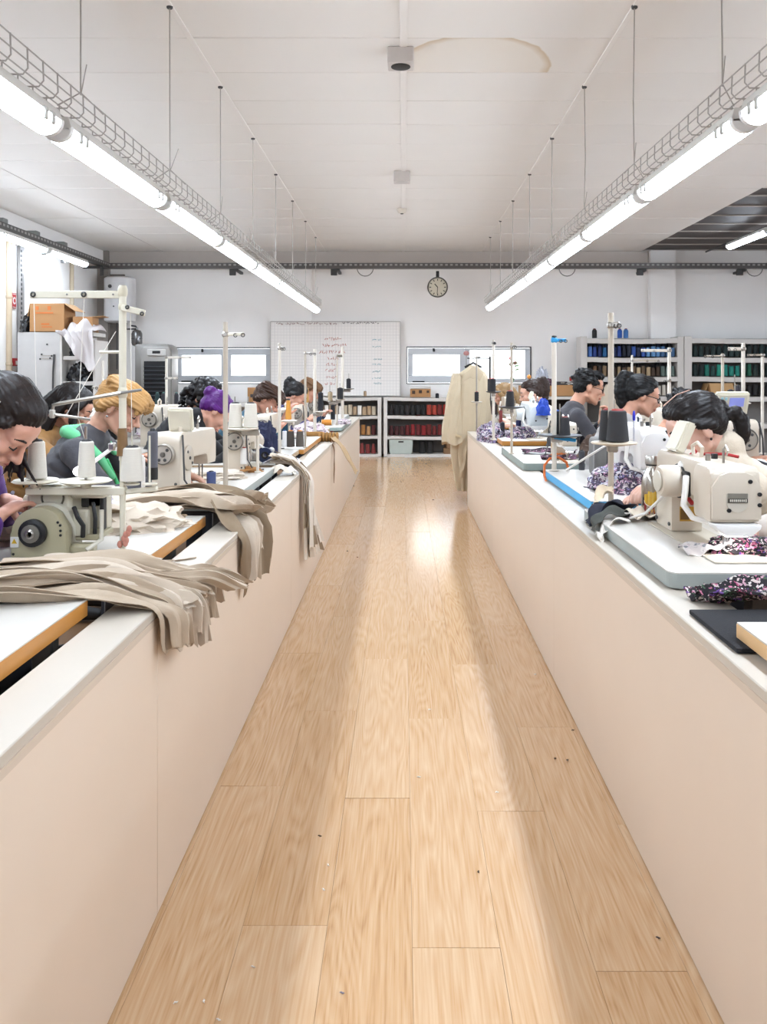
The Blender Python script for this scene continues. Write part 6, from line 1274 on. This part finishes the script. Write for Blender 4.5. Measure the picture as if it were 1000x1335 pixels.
# flowers on the window sill
fp = thing('flower_pot', 'small pot of pink flowers and green leaves below the right window', 'flowers', (at(650, 490, 13.3).x, 13.3, .976)); fp.location.x = 1.70
MB().lathe([(.06, 0), (.085, .14), (.09, .15), (.075, .145)], None, 16).build('pot', mat('#dcd6cf', .5), fp)
g = random.Random(3)
for k in range(9):
    a = g.uniform(0, 6.28); h_ = g.uniform(.25, .5); rr = g.uniform(.03, .14); tip = (rr*math.cos(a), rr*math.sin(a), .12+h_)
    MB().tube([(0, 0, .12), (rr*.4*math.cos(a), rr*.4*math.sin(a), .12+h_*.6), tip], .004, 5).build('stem', mat('#5f8a4c', .6), fp)
    if k % 3 == 0: MB().sph(tip, (.035, .035, .03), 8).build('blossom', mat('#d98a8a', .7), fp)
    for s in range(2): b = g.uniform(0, 6.28); MB().sph((tip[0]+.03*math.cos(b), tip[1]+.03*math.sin(b), tip[2]-.06*s), (.05, .018, .008), 8, MX.Rotation(b, 3, 'Z')).build('leaf', mat('#7fa86a', .6), fp)
rs = thing('flower_stem_vase', 'slim vase with a pinkish flower standing in front of the middle of the window', 'flowers', (at(608, 500, 13.68).x, 13.68, .956)); MB().lathe([(.03, 0), (.035, .08), (.015, .15), (.018, .17)], None, 14).build('vase', mat('#6d6a70', .3), rs); MB().cyl((0, 0, .15), (0, 0, .70), .005, n=6).build('stem', mat('#7d7f75', .6), rs); MB().sph((0, 0, .71), (.05, .05, .04), 10).build('blossom', mat('#cf9a97', .7), rs)
# things on the back counter and the storage shelf
bag = lump('clear crumpled plastic bag standing on the back counter', (at(708, 490, 13.3).x, 13.42, 1.14), (.19, .16, .30), mat('#c9ccd6', .25, 0, .1, 9, .5, 20), 50, name='plastic_bag', cat='bag', amp=.5)
lump('dark plum cloth heap beside the clear bag', (at(716, 505, 13.3).x, 13.34, 1.14), (.22, .2, .12), FL3, 51)
for i, (px, w, m_, lb) in enumerate(((733, .16, DGREY, 'dark tool case on the back counter tray'), (742, .14, WHITE, 'white folded paper on the back counter tray'), (752, .16, BLACK, 'black case on the back counter tray'))):
    x = at(px, 500, 13.35).x; tt = thing('small_case' if i != 1 else 'paper_stack', lb, 'case' if i != 1 else 'paper', (x, 13.40, 1.15)); MB().box((0, 0, .03), (w, .18, .06 if i != 1 else .03), None, .01).build('shell' if i != 1 else 'sheet', m_, tt); MB().box((0, -.085, .04), (w*.4, .02, .02), None, .004).build('clasp' if i != 1 else 'band', STEEL, tt)
cone((at(745, 495, 13.3).x, 13.36, 1.215), .07, .02, '#b0322c', 'small red thread spool on the back counter', 'tube', far=True)
lump('black plastic bag on the storage shelf beside the cardboard box', (-4.78, 10.75, bxz), (.16, .3, .23), mat('#1f1f22', .3, bump=.4, bscale=25), 52, name='plastic_bag', cat='bag')
for i, (z, w) in enumerate(((zt_ := at(0, 433, 10.6).z)-.30, .34) if False else ((at(0, 433, 10.6).z-.619, .33), (at(0, 433, 10.6).z-.30+.0, .25))): lump(['black glossy plastic bag in the lower opening of the storage shelf', 'grey black bag in the upper opening of the storage shelf'][i], (-4.12, 10.78, z), (w, .26, .24), mat('#232326', .25, bump=.5, bscale=25), 53+i, name='plastic_bag', cat='bag')
# white sheet draped over the corner of the storage shelf
zt = at(0, 433, 10.6).z; WS = mat('#dfd9d8', .8, 0, .04, 10, .2, 60)
def drape():
    nx, nz = 34, 40; vs = []
    for i in range(nz):
        u = i/(nz-1)
        for j in range(nx):
            v = j/(nx-1); x = -4.36+.50*v+.02*math.sin(9*u); hang = np.interp(v, [0, .3, .6, .85, 1], [.02, .14, .36, .52, .49])
            s = u*(.34+hang)
            if s < .34: y = 10.98-s-.02; z = zt+.03+(.12*math.sin(math.pi*min(1, v*1.1))*math.sin(math.pi*s/.40))+.04*math.sin(9*v+4*u)+.03*math.sin(17*v-9*u)
            else: y = 10.575-.03-.035*math.sin(11*v+3*u)-.025*math.sin(23*v-5*u); z = zt+.02-(s-.34)
            vs.append(V((x+.012*math.sin(14*u+6*v), y, z)))
    fs = [(i*nx+j, i*nx+j+1, (i+1)*nx+j+1, (i+1)*nx+j) for i in range(nz-1) for j in range(nx-1)]
    o = MB().raw(vs, fs).build('draped_sheet', WS); md = o.modifiers.new('t', 'SOLIDIFY'); md.thickness = .006
    return tag(o, 'crumpled white sheet draped over the corner of the storage shelf', 'sheet')
drape()
# lint and thread scraps on the floor and bench
g = random.Random(20); sm = {}
for i, (px, py, c) in enumerate(((417, 1091, '#5a4636'), (428, 1129, '#e9e4dc'), (422, 1161, '#e6dfd5'), (330, 1262, '#e3e0dc'), (229, 1309, '#efece8'), (266, 1307, '#f0edea'), (285, 1331, '#f0edea'), (858, 1224, '#5b4a4c'), (624, 1138, '#4c3d33'), (747, 953, '#5a463a'), (740, 992, '#4a3b35'), (546, 1014, '#f0ebe2'), (648, 1034, '#f0ebe2'), (560, 926, '#f0ebe2'), (446, 1296, '#8a8494'), (453, 719, '#4a3a33'), (461, 634, '#4a4a3f'), (466, 727, '#8a5a40'), (565, 652, '#5a4a44'), (724, 990, '#6a564a'), (698, 880, '#efe8dd'))):
    p = onz(px, py, .0); t = MB(); k = .5+p.y*.12; a = g.uniform(0, 3.1); d = V((math.cos(a), math.sin(a), 0))*.006*k; q = V((-d.y, d.x, 0))*.8
    t.tube([p-d*1.2+V((0, 0, .003)), p-d*.3+q*.6+V((0, 0, .004)), p+d*.5-q*.3+V((0, 0, .003)), p+d*1.3+V((0, 0, .003))], [.0012*k, .0026*k, .0024*k, .001*k], 6)
    dark = int(c[1:3], 16) < 0x90
    tag(t.build('lint_scrap', mat(c, .9)), 'dark scrap of thread or lint on the oak aisle floor' if dark else 'white scrap of lint on the oak aisle floor', 'scrap', 'dark scraps on the aisle floor' if dark else 'white scraps on the aisle floor')
